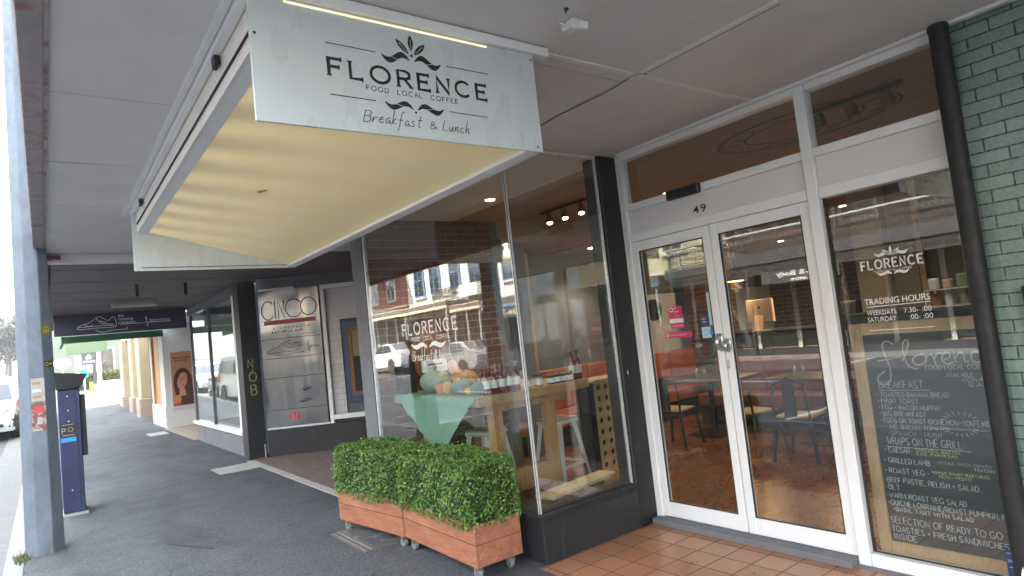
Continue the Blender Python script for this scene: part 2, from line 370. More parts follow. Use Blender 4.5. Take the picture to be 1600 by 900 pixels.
M['black_paint']=pm('black_paint',(.016,.016,.018),.58,.25,4,bmp=.05,bsc=25,col2=(.045,.045,.048),p=(.6,.8))
M['black_tile']=brickm('black_plinth_tile',(.024,.025,.028),(.034,.035,.038),(.014,.014,.015),.6,.6,.006,'YZ0',.32,0,.15,shift=(0,.28,0))
M['black_tile_x']=brickm('black_plinth_tile_return',(.024,.025,.028),(.034,.035,.038),(.05,.05,.05),.45,.6,.005,'XZ0',.32,0,.15,shift=(.06,.28,0))
M['green_brick']=brickm('green_glazed_brick',(.205,.315,.285),(.30,.42,.39),(.024,.021,.018),.2,.0665,.0085,'YZ0',.24,.5,.5,.15,3,2,.35,.5,.3,shift=(.05,.0,0))
M['brown_brick']=brickm('brown_brick',(.10,.052,.036),(.16,.085,.055),(.30,.25,.19),.245,.078,.013,'XZ0',.85,.5,.7,.35,4)
M['brown_brick_y']=brickm('brown_brick_side',(.075,.042,.03),(.12,.068,.046),(.24,.20,.16),.24,.085,.016,'YZ0',.85,.5,.7,.35,4)
M['red_brick']=brickm('red_brick',(.30,.085,.07),(.36,.12,.09),(.32,.25,.22),.24,.086,.012,'YZ0',.85)
M['red_brick_x']=brickm('red_brick_side',(.30,.085,.07),(.36,.12,.09),(.32,.25,.22),.24,.086,.012,'XZ0',.85)
M['tan_brick']=brickm('tan_brick',(.30,.19,.12),(.34,.23,.15),(.3,.27,.22),.24,.086,.012,'YZ0',.85)
M['white_tile']=brickm('white_glazed_tile',(.70,.69,.66),(.74,.73,.70),(.45,.44,.42),.3,.1,.008,'YZ0',.3)
M['terracotta']=brickm('terracotta_tile',(.31,.135,.07),(.41,.195,.105),(.11,.06,.042),.205,.205,.011,'XY0',.32,0,.35,.15,3,1,.4,.5,.1)
M['paver']=brickm('brick_paver',(.15,.10,.085),(.20,.145,.125),(.10,.085,.075),.115,.232,.009,'XY0',.8,.5,.5)
M['beige_tile']=brickm('beige_floor_tile',(.40,.33,.25),(.45,.38,.3),(.22,.18,.15),.2,.2,.01,'XY0',.6,0,.3)
M['asphalt']=asphaltm('footpath_asphalt',(.050,.052,.057))
M['road']=asphaltm('road_asphalt',(.045,.045,.046),90,.7)
M['concrete']=pm('concrete',(.40,.385,.36),.85,.2,3,bmp=.3,bsc=70,col2=(.25,.235,.21),p=(.5,.75))
M['kerb']=pm('kerb_stone',(.22,.218,.215),.8,.18,2.5,bmp=.3,bsc=60,col2=(.17,.165,.16),p=(.5,.8))
M['grey_render']=pm('grey_render',(.16,.162,.175),.75,.15,2,bmp=.2,bsc=50,col2=(.1,.1,.11),p=(.55,.8))
M['marking']=pm('road_marking',(.72,.72,.70),.7,.15,8,col2=(.3,.3,.3),p=(.56,.7))
M['glass']=glassm('shop_glass')
M['glass_far']=glassm('window_glass',(.55,.6,.6),.08,.05)
M['planter_wood']=woodm('planter_plywood',(.27,.092,.047),(.44,.185,.10),(9,1.2,9),1.6,.6)
M['oak']=woodm('oak_table',(.40,.21,.085),(.55,.33,.15),(6,6,1.2),2.4,.5)
M['dark_table']=woodm('dark_stained_table',(.055,.04,.03),(.09,.065,.045),(1.2,8,8),2.4,.35)
M['gutter']=pm('gutter_concrete',(.13,.128,.122),.85,.2,3,bmp=.3,bsc=70,col2=(.08,.08,.078),p=(.5,.75))
M['oak_top']=woodm('oak_top',(.42,.23,.095),(.58,.36,.17),(1.2,8,8),2.4,.42)
M['pale_wood']=woodm('pale_plywood',(.52,.38,.2),(.62,.47,.27),(6,6,1.2),2.2,.5)
M['board_frame']=woodm('board_frame_wood',(.42,.26,.13),(.54,.36,.19),(6,6,1.4),2.2,.6)
M['brown_wood']=woodm('brown_round_board',(.22,.105,.05),(.3,.15,.075),(6,6,1.2),2.,.5)
M['soil']=pm('soil',(.03,.022,.016),.95,.3,20)
def leafm(name,a,b_,tr=.25,rough=.42):
    m,t,b=nodes(name); g=nd(t,'ShaderNodeNewGeometry'); r=g.outputs['Random Per Island']
    c=mixc(t,r,a,b_); hv=nd(t,'ShaderNodeHueSaturation',{'Color':c,'Value':ramp(t,nd(t,'ShaderNodeMath',{0:nd(t,'ShaderNodeMath',{0:r,1:17.3},operation='MULTIPLY').outputs[0]},operation='FRACT').outputs[0],0,1,.6,1.35)})
    t.links.new(hv.outputs[0],b.inputs['Base Color']); b.inputs['Roughness'].default_value=rough
    tl=nd(t,'ShaderNodeBsdfTranslucent'); t.links.new(hv.outputs[0],tl.inputs['Color'])
    mx=nd(t,'ShaderNodeMixShader',{0:tr,1:b.outputs[0],2:tl.outputs[0]}); t.links.new(mx.outputs[0],t.nodes['Material Output'].inputs[0]); return m
M['box_leaf']=leafm('box_hedge_leaf',(.026,.088,.015),(.19,.33,.06),.25,.33)
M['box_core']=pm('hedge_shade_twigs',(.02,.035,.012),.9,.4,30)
M['tree_leaf']=leafm('winter_tree_leaf',(.03,.036,.024),(.065,.065,.042),.2,.6)
M['hedge_leaf']=leafm('roadside_hedge_leaf',(.06,.09,.02),(.15,.18,.035),.2,.6)
M['bark']=pm('bark',(.10,.08,.065),.9,.3,8,bmp=.4,bsc=30)
M['steel']=pm('brushed_zinc',(.55,.56,.57),.33,.15,30,metal=.9)
M['rubber']=pm('grey_rubber',(.22,.21,.19),.6,.15,20)
M['tyre']=pm('tyre_rubber',(.02,.02,.02),.75,.2,20)
M['brushed']=pm('brushed_steel_panel',(.50,.495,.50),.27,.06,.9,(1,1,1),metal=.96,rvar=.05)
M['red_vinyl']=pm('red_vinyl',(.42,.03,.03),.4,.15,14)
M['red_print']=pm('red_print',(.62,.05,.045),.4,.1,14)
M['graffiti']=pm('yellow_paint_marker',(.42,.40,.08),.5,.1,14)
M['pole']=pm('galvanised_pole',(.135,.165,.20),.6,.35,3.2,(1,1,.5),metal=.0,bmp=.3,bsc=30,col2=(.08,.09,.105),p=(.5,.7))
M['blue_metal']=pm('navy_blue_metal',(.016,.024,.085),.4,.15,3,col2=(.026,.036,.11),p=(.5,.7))
M['sky_blue']=pm('sky_blue_print',(.03,.32,.72),.4,.1,9)
M['black_plastic']=pm('black_plastic',(.018,.016,.017),.45,.2,7)
M['dark_metal']=pm('dark_metal',(.03,.03,.033),.4,.2,9,metal=.3)
M['paper']=pm('paper',(.36,.35,.31),.8,.2,9,col2=(.3,.23,.16),p=(.5,.75))
M['paper_red']=pm('red_poster_paper',(.20,.075,.065),.8,.3,16,col2=(.28,.25,.23),p=(.48,.56))
M['yellow_print']=pm('yellow_print',(.68,.55,.05),.5,.1,9)
M['sun_faded_orange']=pm('sun_faded_orange',(.34,.19,.08),.6,.15,9)
M['dull_yellow']=pm('dull_yellow',(.40,.32,.05),.6,.15,9)
M['orange_print']=pm('orange_print',(.55,.25,.06),.5,.12,9)
M['white_vinyl']=pm('white_vinyl',(.80,.80,.79),.5,.04,9)
M['pink_vinyl']=pm('pink_vinyl',(.60,.03,.16),.4,.08,9)
M['navy_print']=pm('navy_print',(.03,.05,.15),.4,.1,9)
M['pale_blue']=pm('pale_blue_print',(.45,.65,.75),.4,.08,9)
M['chalk']=pm('white_chalk',(.33,.36,.38),.9,.3,60)
M['chalk_yellow']=pm('yellow_chalk',(.33,.36,.16),.9,.25,60)
M['chalk_faint']=pm('faint_chalk',(.23,.24,.25),.9,.25,60)
M['blackboard']=pm('blackboard',(.026,.027,.031),.6,.25,1.6,(1,1,2),col2=(.05,.051,.056),p=(.5,.75))
M['leather']=pm('tan_orange_leather',(.43,.105,.028),.38,.15,2.5,bmp=.12,bsc=70)
M['leather_dark']=pm('rust_leather',(.30,.07,.03),.4,.15,2.5,bmp=.12,bsc=70)
M['cloth_green']=pm('sage_green_cloth',(.20,.36,.28),.9,.08,6,bmp=.2,bsc=300)
M['stool_white']=pm('white_powder_coat',(.84,.86,.87),.35,.05,5)
M['wall_grey']=pm('interior_grey_wall',(.14,.15,.155),.8,.12,1.5)
M['wall_tan']=pm('interior_tan_wall',(.42,.32,.20),.7,.1,1.2)
M['wall_white']=pm('interior_white_wall',(.62,.71,.82),.7,.05,1.2)
M['ceiling']=pm('interior_ceiling',(.36,.27,.215),.8,.06,.8)
M['floor_in']=pm('stained_concrete_floor',(.24,.095,.036),.3,.3,1.6,(1,2.4,1),col2=(.17,.06,.024),p=(.45,.62),rvar=.08)
M['slate_panel']=pm('slate_counter_panel',(.07,.085,.085),.5,.15,2)
M['lace']=pm('iron_lace_pale',(.42,.45,.44),.6,.1,5)
M['lace_dark']=pm('iron_lace_dark',(.05,.045,.045),.6,.15,5)
M['cream_render']=pm('cream_render',(.62,.53,.36),.8,.08,1.2,bmp=.1,bsc=30)
M['white_render']=pm('white_render',(.72,.70,.62),.8,.06,1.2,bmp=.1,bsc=30)
M['stone_cream']=pm('cream_stone',(.42,.345,.225),.8,.15,1.5,bmp=.15,bsc=30)
M['stone_base']=pm('brown_stone_base',(.36,.28,.22),.8,.12,2.5,bmp=.15,bsc=30)
M['shop_white']=pm('white_shopfront',(.66,.65,.63),.55,.06,1.5)
M['blue_trim']=pm('blue_trim',(.16,.25,.42),.5,.1,3)
M['roof_iron']=pm('roof_iron',(.22,.22,.23),.6,.15,3)
M['roof_red']=pm('red_roof_iron',(.28,.06,.055),.6,.15,3)
M['brown_soffit']=pm('brown_grey_boards',(.135,.105,.108),.65,.12,1.4,(1,3,1),col2=(.10,.075,.075),p=(.5,.75))
M['lamp_case']=pm('aged_lamp_diffuser',(.46,.42,.37),.5,.06,6)
M['purple']=pm('navy_purple_sign',(.016,.013,.040),.4,.15,2)
M['green_fascia']=pm('green_fascia',(.03,.16,.075),.5,.12,3)
M['pale_green']=pm('pale_green_paint',(.20,.28,.17),.6,.07,1.5)
M['far_wall']=pm('pale_green_render',(.155,.18,.135),.8,.08,1)
M['charcoal']=pm('charcoal_sign',(.06,.06,.068),.5,.1,4)
M['car_white']=pm('white_car_paint',(.58,.59,.60),.18,.02,2,coat=.6,rvar=.04)
M['car_silver']=pm('silver_car_paint',(.42,.44,.46),.22,.03,2,metal=.5,coat=.6,rvar=.04)
M['car_dark']=pm('dark_car_paint',(.03,.035,.045),.2,.05,2,coat=.6,rvar=.04)
M['car_red']=pm('red_car_paint',(.30,.02,.02),.2,.05,2,coat=.6,rvar=.04)
M['car_glass']=pm('car_glass',(.03,.045,.055),.06,.1,2,rvar=.02,spec=.8)
M['chrome']=pm('chrome',(.75,.75,.76),.12,.03,5,metal=1,rvar=.04)
M['headlamp']=pm('headlamp_lens',(.60,.60,.62),.1,.08,30,metal=.5,rvar=.04)
M['poster_bg']=pm('orange_poster',(.50,.215,.115),.5,.12,1.2)
M['skin_print']=pm('printed_skin',(.55,.25,.15),.5,.1,6)
M['hair_print']=pm('printed_hair',(.075,.022,.018),.5,.25,7)
M['lip_print']=pm('printed_lips',(.36,.06,.05),.5,.1,7)
M['monitor']=pm('silver_monitor_back',(.82,.74,.62),.4,.04,3)
M['pumpkin_grey']=pm('grey_green_pumpkin',(.33,.40,.33),.6,.12,6,bmp=.1,bsc=30)
M['pumpkin_blue']=pm('blue_grey_pumpkin',(.15,.22,.22),.6,.15,8,bmp=.1,bsc=30)
M['pumpkin_orange']=pm('orange_pumpkin',(.56,.17,.05),.5,.12,6)
M['gourd_yellow']=pm('yellow_gourd',(.60,.36,.06),.5,.12,6)
M['butternut']=pm('butternut_skin',(.55,.28,.13),.55,.1,6)
M['stem']=pm('dry_stem',(.25,.2,.12),.9,.2,12)
M['sauce_red']=pm('red_sauce_glass',(.16,.012,.014),.08,.2,6,coat=.7,rvar=.03)
M['jam_dark']=pm('dark_jam_glass',(.03,.008,.01),.08,.2,6,coat=.7,rvar=.03)
M['jar_pale']=pm('pale_jar_glass',(.42,.38,.30),.08,.1,6,coat=.7,rvar=.03)
M['label_white']=pm('white_label',(.76,.76,.74),.6,.04,9)
M['cap_gold']=pm('gold_cap',(.30,.2,.09),.35,.1,6,metal=.7)
M['cap_black']=pm('black_cap',(.03,.025,.025),.4,.1,6)
M['glow_warm']=emitm('warm_lamp_glow',(1,.80,.52),9)
M['glow_strip']=emitm('sign_lamp_leak',(1,.83,.45),.20)
M['glow_orange']=emitm('orange_pendant_glow',(1,.42,.10),2.2)
def panelm():
    m,t,b=nodes('aged_lightbox_panel'); v=vec(t)
    n=noise(t,vec(t,(1.,2.2,1)),1.6,3); wv=nd(t,'ShaderNodeTexWave',{'Vector':nd(t,'ShaderNodeVectorRotate',{'Vector':v,'Angle':.55},rotation_type='Z_AXIS').outputs[0],'Scale':.85,'Distortion':2.2,'Detail':2.,'Detail Scale':.8},bands_direction='Y').outputs['Fac']
    c=mixc(t,ramp(t,n,.35,.7),(.60,.49,.28),(.57,.49,.33))
    ln=noise(t,vec(t,(8,.6,8)),3,4); c=mixc(t,ramp(t,ln,.60,.72,0,.25),c,(.72,.62,.40))
    t.links.new(c,b.inputs['Base Color']); b.inputs['Roughness'].default_value=.33
    # a row of lamps inside the box glows unevenly through the plastic, strongest at its street end
    x=nd(t,'ShaderNodeSeparateXYZ',{0:v}).outputs[0]
    near=ramp(t,x,-.6,.4,1.,.5)
    e=nd(t,'ShaderNodeMath',{0:nd(t,'ShaderNodeMath',{0:1.,1:nd(t,'ShaderNodeMath',{0:ramp(t,wv,.1,.9,1.,0.),1:ramp(t,x,-.6,-.05,.55,.06)},operation='MULTIPLY').outputs[0]},operation='SUBTRACT').outputs[0],1:near},operation='MULTIPLY').outputs[0]
    es=nd(t,'ShaderNodeMath',{0:e,1:.06},operation='MULTIPLY').outputs[0]
    b.inputs['Emission Color'].default_value=(1,.80,.42,1); t.links.new(es,b.inputs['Emission Strength']); return m
M['panel']=panelm()

def ripplem():
    m,t,b=nodes('rippled_steel_panel'); v=vec(t)
    b.inputs['Base Color'].default_value=(.27,.267,.272,1); b.inputs['Metallic'].default_value=1; b.inputs['Roughness'].default_value=.2
    n=noise(t,vec(t,(1,1,.22)),2.6,2,.4); n2=noise(t,vec(t,(1,1,1)),1.6,1)
    h=nd(t,'ShaderNodeMath',{0:n,1:n2},operation='ADD').outputs[0]
    bump(t,b,h,.6,.05); return m
M['brushed']=ripplem()
def gritm():
    """footpath asphalt with gum spots, dark stains and fine cracks"""
    m=M['asphalt']; t=m.node_tree; b=t.nodes['Principled BSDF']; old=b.inputs['Base Color'].links[0].from_socket; v=vec(t)
    g=nd(t,'ShaderNodeTexVoronoi',{'Vector':v,'Scale':2.6}); d=nd(t,'ShaderNodeMath',{0:g.outputs['Distance'],1:.045},operation='LESS_THAN').outputs[0]
    k=nd(t,'ShaderNodeMath',{0:nd(t,'ShaderNodeSeparateColor',{0:g.outputs['Color']}).outputs[0],1:.45},operation='GREATER_THAN').outputs[0]
    c=mixc(t,nd(t,'ShaderNodeMath',{0:nd(t,'ShaderNodeMath',{0:d,1:k},operation='MULTIPLY').outputs[0],1:.55},operation='MULTIPLY').outputs[0],old,(.025,.025,.026))
    w=noise(t,vec(t,(1.6,.5,1)),.9,6,.6); c=mixc(t,ramp(t,w,.5,.66,0,.6),c,(.028,.029,.032))
    w2=noise(t,vec(t,(1,.6,1)),1.7,8,.7); c=mixc(t,ramp(t,w2,.58,.78,0,.4),c,(.13,.128,.122))
    wv=nd(t,'ShaderNodeTexVoronoi',{'Vector':nd(t,'ShaderNodeVectorMath',{0:v,1:nd(t,'ShaderNodeTexNoise',{'Vector':v,'Scale':1.5}).outputs['Color']},operation='ADD').outputs[0],'Scale':.55},feature='DISTANCE_TO_EDGE').outputs['Distance']
    cr=nd(t,'ShaderNodeMath',{0:wv,1:.0035},operation='LESS_THAN').outputs[0]; c=mixc(t,nd(t,'ShaderNodeMath',{0:cr,1:.5},operation='MULTIPLY').outputs[0],c,(.018,.018,.018))
    t.links.new(c,b.inputs['Base Color'])
gritm()
# ------------------------------------------------------------------ ground, road, kerb, footpath
def gz(y): return 0 if y<22 else .035*(y-22) if y<130 else .035*108+.01*(y-130)
YS=[-70,-20,0,8,16,22,34,46,60,90,130,200]
def strip(x0,x1,dz,ys=YS,z2=None):
    mb=MB()
    for a,b in zip(ys[:-1],ys[1:]):
        mb.quad((x0,a,gz(a)+dz),(x1,a,gz(a)+dz),(x1,b,gz(b)+dz),(x0,b,gz(b)+dz))
    return mb
def solid_strip(x0,x1,z0,z1,ys=YS):
    mb=MB()
    for a,b in zip(ys[:-1],ys[1:]):
        A=[(x0,a,gz(a)+z0),(x1,a,gz(a)+z0),(x1,b,gz(b)+z0),(x0,b,gz(b)+z0)]; B=[(x0,a,gz(a)+z1),(x1,a,gz(a)+z1),(x1,b,gz(b)+z1),(x0,b,gz(b)+z1)]
        mb.add(A+B,[(3,2,1,0),(4,5,6,7),(0,1,5,4),(1,2,6,5),(2,3,7,6),(3,0,4,7)])
    return mb
struct(strip(-290,290,-.16,YS+[330]),'ground',pm('ground_earth',(.16,.15,.12),.9,.3,.4))
struct(strip(-10.5,-.36,-.12),'road',M['road'])
struct(strip(-.95,-.36,-.116),'gutter',M['gutter'])
mb=MB()
y=-20.0
while y<60:
    a,b=y+.006,y+1.494
    mb.add([(-.36,a,gz(a)-.15),(-.215,a,gz(a)-.15),(-.215,b,gz(b)-.15),(-.36,b,gz(b)-.15),(-.355,a,gz(a)+.006),(-.215,a,gz(a)+.006),(-.215,b,gz(b)+.006),(-.355,b,gz(b)+.006)],
      [(3,2,1,0),(4,5,6,7),(0,1,5,4),(1,2,6,5),(2,3,7,6),(3,0,4,7)])
    y+=1.5
struct(mb,'kerb',M['kerb'])
struct(strip(-.215,3.0,0.),'footpath',M['asphalt'])
struct(strip(-14.2,-10.62,0.),'opposite_footpath',M['asphalt'])
struct(solid_strip(-10.62,-10.48,-.15,.006),'opposite_kerb',M['kerb'])
mb=MB()
for yy in (5.2,11.8,18.4,33,39.6): mb.box(-2.75,-.98,yy,yy+.09,gz(yy)-.114,gz(yy)-.112)
for yy in range(-6,60,7): mb.box(-5.5,-5.38,yy,yy+3,gz(yy)-.112,gz(yy)-.110)
for yy in (8,14.6,21.2,27.8): mb.box(-10.3,-8.2,yy,yy+.09,gz(yy)-.112,gz(yy)-.110)
struct(mb,'road_marking',M['marking'])
# entrance tiles, pavers, edging
struct(MB().box(2.72,3.84,.2,3.5,-.05,.004),'terracotta_paving',M['terracotta'])
struct(MB().box(2.62,2.72,.2,3.5,-.05,.0035),'paving_edge',M['terracotta'])
struct(MB().box(2.66,4.8,6.35,11.0,-.05,.012),'brick_paving',M['paver'])
struct(MB().box(2.56,2.66,7.45,10.95,-.05,.010).box(2.56,2.66,6.2,7.45,-.05,.011),'paving_edge',M['concrete'])
struct(MB().box(2.60,4.5,15.7,19.98,-.05,.012),'tiled_porch_floor',M['beige_tile'])
struct(MB().box(2.0,2.56,10.15,10.85,-.05,.006).box(2.0,2.11,10.15,10.85,-.05,.011),'concrete_slab',M['concrete'])
struct(MB().box(2.08,2.5,18.4,19.3,-.05,.007),'concrete_slab',pm('pale_concrete',(.5,.47,.43),.8,.15,3))
# sawn outline of an old patch in the asphalt
mb=MB(); pl=Plane((0,0,.004),(1,0,0),(0,1,0))
pl.line(mb,[(.84,6.86),(1.14,6.24)],.02); pl.line(mb,[(.84,6.86),(.95,6.92)],.008); pl.line(mb,[(1.24,6.33),(.96,6.9)],.006)
struct(mb,'asphalt_saw_cut',M['dark_gap'])
mb=MB(); mb.box(-.02,.06,6.84,6.9,.0,.004); 
# utility pit lid beside planter
t=thing('pit_cover','scratched rectangular metal service pit lid in the asphalt under the planters','pit cover',(2.17,5.28,0))
MB().box(1.97,2.37,4.9,5.68,-.04,.006).build('surround',pm('worn_brown_concrete',(.115,.10,.085),.85,.25,5,bmp=.3,bsc=70),t)
MB().box(2.07,2.34,4.93,5.65,-.04,.011).build('lid',pm('worn_steel_lid',(.10,.105,.105),.5,.35,9,bmp=.4,bsc=40,col2=(.20,.205,.205),p=(.54,.62)),t)
MB().box(2.03,2.045,4.93,5.65,0,.009).box(1.985,1.995,4.93,5.65,0,.009).build('edge_strip',M['kerb'],t)

# ------------------------------------------------------------------ cafe building
cafe=thing('cafe_building','cafe shopfront with glass corner window, white double doors numbered 49 and black plinth','building',(3.5,2.5,0))
P=lambda mb,n,m,par=cafe,**k: mb.build(n,m,par,**k)
# plinth under the corner window
P(MB().box(2.68,2.84,3.50,6.10,0,.30),'plinth',M['black_tile'],bevel=.006)
P(MB().box(2.84,3.64,3.50,3.66,0,.30),'plinth',M['black_tile_x'],bevel=.006)
P(MB().box(2.66,2.90,3.48,6.12,.303,.335).box(2.90,3.64,3.48,3.70,.303,.335),'window_ledge',M['black_paint'],bevel=.004)
# glass
wp=P(MB().box(2.70,2.71,3.545,6.03,.337,2.945),'window_pane',M['glass']); wp['label']='tall street window pane lettered in white'
P(MB().box(2.722,3.625,3.545,3.555,.337,2.945),'window_pane',M['glass'])
P(MB().box(2.697,2.717,3.540,3.543,.337,2.945).box(2.714,2.718,3.546,3.556,.337,2.945),'glass_joint',M['dark_gap'])
P(MB().box(2.700,2.712,3.534,3.5385,.337,2.945).box(2.692,2.696,3.541,3.550,.337,2.945),'corner_trim',M['alu'])
P(MB().box(2.695,2.725,6.033,6.060,.337,2.945).box(3.627,3.642,3.54,3.56,.337,2.945),'window_frame',M['alu'])
P(MB().box(2.69,2.725,3.56,6.075,.336,.345).box(2.735,3.626,3.535,3.565,.336,.345),'window_frame',M['black_paint'])
P(MB().box(2.69,2.73,3.53,6.075,2.925,2.947).box(2.73,3.626,3.535,3.565,2.925,2.947),'window_frame',M['alu'])
P(MB().box(3.65,3.862,3.52,3.70,.0,2.949),'corner_post',M['black_paint'],bevel=.008)
# entrance frame, plane x=3.88
wf=M['white_paint']
P(MB().box(3.845,3.93,3.455,3.519,.0,2.949),'door_jamb',wf,bevel=.004)
P(MB().box(3.84,3.93,1.895,1.965,.0,2.949),'mullion',wf,bevel=.004)
P(MB().box(3.843,3.93,1.128,1.892,2.895,2.948).box(3.843,3.93,1.968,3.452,2.895,2.948),'head_rail',wf,bevel=.004)
P(MB().box(3.843,3.93,1.128,1.892,2.475,2.53).box(3.843,3.93,1.968,3.452,2.475,2.53),'transom',wf,bevel=.004)
P(MB().box(3.87,3.92,1.128,1.892,2.285,2.474).box(3.87,3.92,1.968,3.452,2.292,2.474),'header_panel',M['soffit'])
P(MB().box(3.843,3.93,1.128,1.892,2.215,2.284).box(3.85,3.93,1.968,3.452,2.222,2.291),'door_head',wf,bevel=.004)
P(MB().box(3.843,3.93,1.128,1.892,.0,.085),'sill_rail',wf,bevel=.004)
P(MB().box(3.885,3.893,1.969,3.451,2.532,2.893).box(3.885,3.893,1.10,1.891,2.532,2.893),'transom_pane',M['glass'])
P(MB().box(3.890,3.898,1.10,1.891,.087,2.213),'side_pane',M['glass'])
P(MB().box(3.882,3.889,1.876,1.8915,.087,2.213).box(3.882,3.889,1.10,1.876,.087,.095),'gasket',M['dark_gap'])
P(MB().box(3.76,4.02,1.97,3.50,-.02,.045),'threshold',M['grey_render'],bevel=.006)
P(MB().box(3.80,3.86,1.0,1.965,.0,.012),'threshold',M['grey_render'])
P(MB().box(3.80,3.845,2.72,3.01,2.46,2.53),'door_sensor',M['black_plastic'],bevel=.008)
mb=MB(); pl=Plane((3.868,0,0),(0,-1,0),(0,0,1)); pl.text(mb,'49',-2.83,2.325,.075,fit=.115,bold=.0012,h=.001,space=1.25); P(mb,'house_number',M['ink'])
def door(y0,y1,lab,lock_side):
    d=MB()
    z0,z1=.05,2.218; st=.062
    for a,b in ((y0,y0+st),(y1-st,y1)): d.box(3.858,3.902,a,b,z0,z1)
    d.box(3.859,3.901,y0+st,y1-st,z0,z0+.112); d.box(3.859,3.901,y0+st,y1-st,z1-.075,z1)
    o=P(d,'door',wf,bevel=.003); o['label']=lab
    g=MB().box(3.876,3.884,y0+st-.004,y1-st+.004,z0+.108,z1-.071); g.build('pane',M['glass'],o)
    k=MB()
    for a,b in ((y0+st,y0+st+.008),(y1-st-.008,y1-st)): k.box(3.862,3.875,a,b,z0+.112,z1-.075)
    k.box(3.863,3.875,y0+st+.008,y1-st-.008,z0+.112,z0+.119); k.box(3.863,3.875,y0+st+.008,y1-st-.008,z1-.082,z1-.075)
    k.build('gasket',M['dark_gap'],o); return o
dl=door(2.713,3.452,'left glazed door leaf with pink stickers','r'); dr=door(1.969,2.706,'right glazed door leaf','l')
# lock: two pulls and a key plate
for dd,yy in ((dl,2.735),(dr,2.672)):
    q=MB(); q.tube([(3.855,yy+.0,1.43 if dd is dl else 1.385),(3.825,yy,1.41 if dd is dl else 1.375),(3.812,yy,1.375 if dd is dl else 1.35),(3.825,yy,1.34 if dd is dl else 1.325),(3.856,yy,1.325 if dd is dl else 1.315)],.016,8)
    q.box(3.845,3.857,yy-.026,yy+.026,1.325,1.44 if dd is dl else 1.40); q.build('pull',M['steel'],dd,bevel=.004,smooth=True)
q=MB().box(3.853,3.857,2.685,2.705,1.19,1.25); q.lathe([(.007,0),(.007,.002)],(3.85,2.695,1.22),10); q.build('key_plate',M['steel'],dr)
# stickers on the left leaf
SP=Plane((3.8745,0,0),(0,-1,0),(0,0,1))
def sticker(a0,a1,b0,b1,m,h=0,nm='sticker',par=dl):
    mb=MB(); SP.rect(mb,a0,a1,b0,b1,h); return P(mb,nm,m,par)
sticker(-3.18,-3.05,1.575,1.668,M['pink_vinyl']); sticker(-3.175,-3.045,1.542,1.573,M['white_vinyl']); sticker(-3.17,-3.045,1.502,1.540,M['pink_vinyl']); sticker(-3.236,-2.982,1.43,1.472,M['pink_vinyl'])
sticker(-2.891,-2.822,1.504,1.572,M['navy_print']); sticker(-2.893,-2.815,1.412,1.492,M['pale_blue']); sticker(-2.825,-2.80,1.43,1.475,M['sky_blue'],.0006); sticker(-2.818,-2.795,1.50,1.74,M['pale_blue'])
mb=MB(); SP.ring(mb,-3.152,1.645,.016,.006,.001); SP.text(mb,'eat',-3.128,1.648,.022,h=.001); SP.text(mb,'local',-3.13,1.622,.026,h=.001); SP.text(mb,'we care',-3.125,1.592,.014,h=.001)
SP.text(mb,'# tassie local',-3.155,1.515,.016,fit=.1,h=.001); SP.ring(mb,-3.212,1.451,.012,.005,.001); SP.text(mb,'Let us in, we care',-3.19,1.444,.02,fit=.15,h=.001)
SP.text(mb,'PAY',-2.88,1.545,.018,h=.001); SP.text(mb,'HERE',-2.88,1.525,.014,h=.001); P(mb,'sticker_print',M['white_vinyl'],dl)
mb=MB(); SP.ring(mb,-2.858,1.455,.018,.004,.001); SP.text(mb,'clean',-2.875,1.425,.012,h=.001); P(mb,'sticker_print',M['sky_blue'],dl)
# --- white lettering on the street window
WP=Plane((2.698,0,0),(0,-1,0),(0,0,1)); mb=MB()
hand(WP,mb,'FLORENCE',-5.338,1.683,.10,.016,fit=.965,gap=.42,sx=1.1,serif=.012)
hand(WP,mb,'FOOD . LOCAL . COFFEE',-5.17,1.618,.034,.005,fit=.66,gap=.3)
wings(WP,mb,-4.88,1.555,.31,.045); hand(WP,mb,'Breakfast & Lunch',-5.19,1.445,.085,.0065,fit=.68,shear=.25,gap=.1)
P(mb,'lettering',M['white_vinyl'],wp)
# --- lettering on the side pane
VP_=Plane((3.8885,0,0),(0,-1,0),(0,0,1)); mb=MB()
hand(VP_,mb,'FLORENCE',-1.726,1.742,.05,.0085,fit=.325,gap=.42,sx=1.1,serif=.006)
hand(VP_,mb,'FOOD . LOCAL . COFFEE',-1.66,1.720,.011,.002,fit=.2,gap=.3)
wings(VP_,mb,-1.56,1.702,.085,.018); wings(VP_,mb,-1.556,1.812,.09,.02)
for dx,dy in ((-.045,.03),(0,.048),(.045,.03)): leaf(VP_,mb,-1.556,1.815,dx,dy,.014)
VP_.text(mb,'TRADING HOURS',-1.738,1.538,.05,fit=.345,bold=.0006)
VP_.line(mb,[(-1.735,1.525),(-1.393,1.527)],.004)
VP_.text(mb,'WEEKDAYS',-1.733,1.476,.041,fit=.16); VP_.text(mb,'7:30-',-1.533,1.476,.041,fit=.072); VP_.text(mb,':00',-1.44,1.476,.041,fit=.045)
VP_.text(mb,'SATURDAY',-1.733,1.436,.041,fit=.155); VP_.text(mb,':00-',-1.510,1.436,.041,fit=.055); VP_.text(mb,':00',-1.44,1.436,.041,fit=.048)
VP_.line(mb,[(-1.735,1.388),(-1.393,1.388)],.004)
P(mb,'lettering',M['white_vinyl'])
mb=MB(); VP_.rect(mb,-1.235,-1.11,.095,.235); P(mb,'sticker',M['navy_print'])
mb=MB(); VP_.text(mb,'security',-1.23,.212,.014,h=.001); VP_.text(mb,'notice',-1.23,.17,.03,h=.001); VP_.line(mb,[(-1.225,.145),(-1.16,.147)],.004,.001); P(mb,'sticker_print',M['pale_blue'])
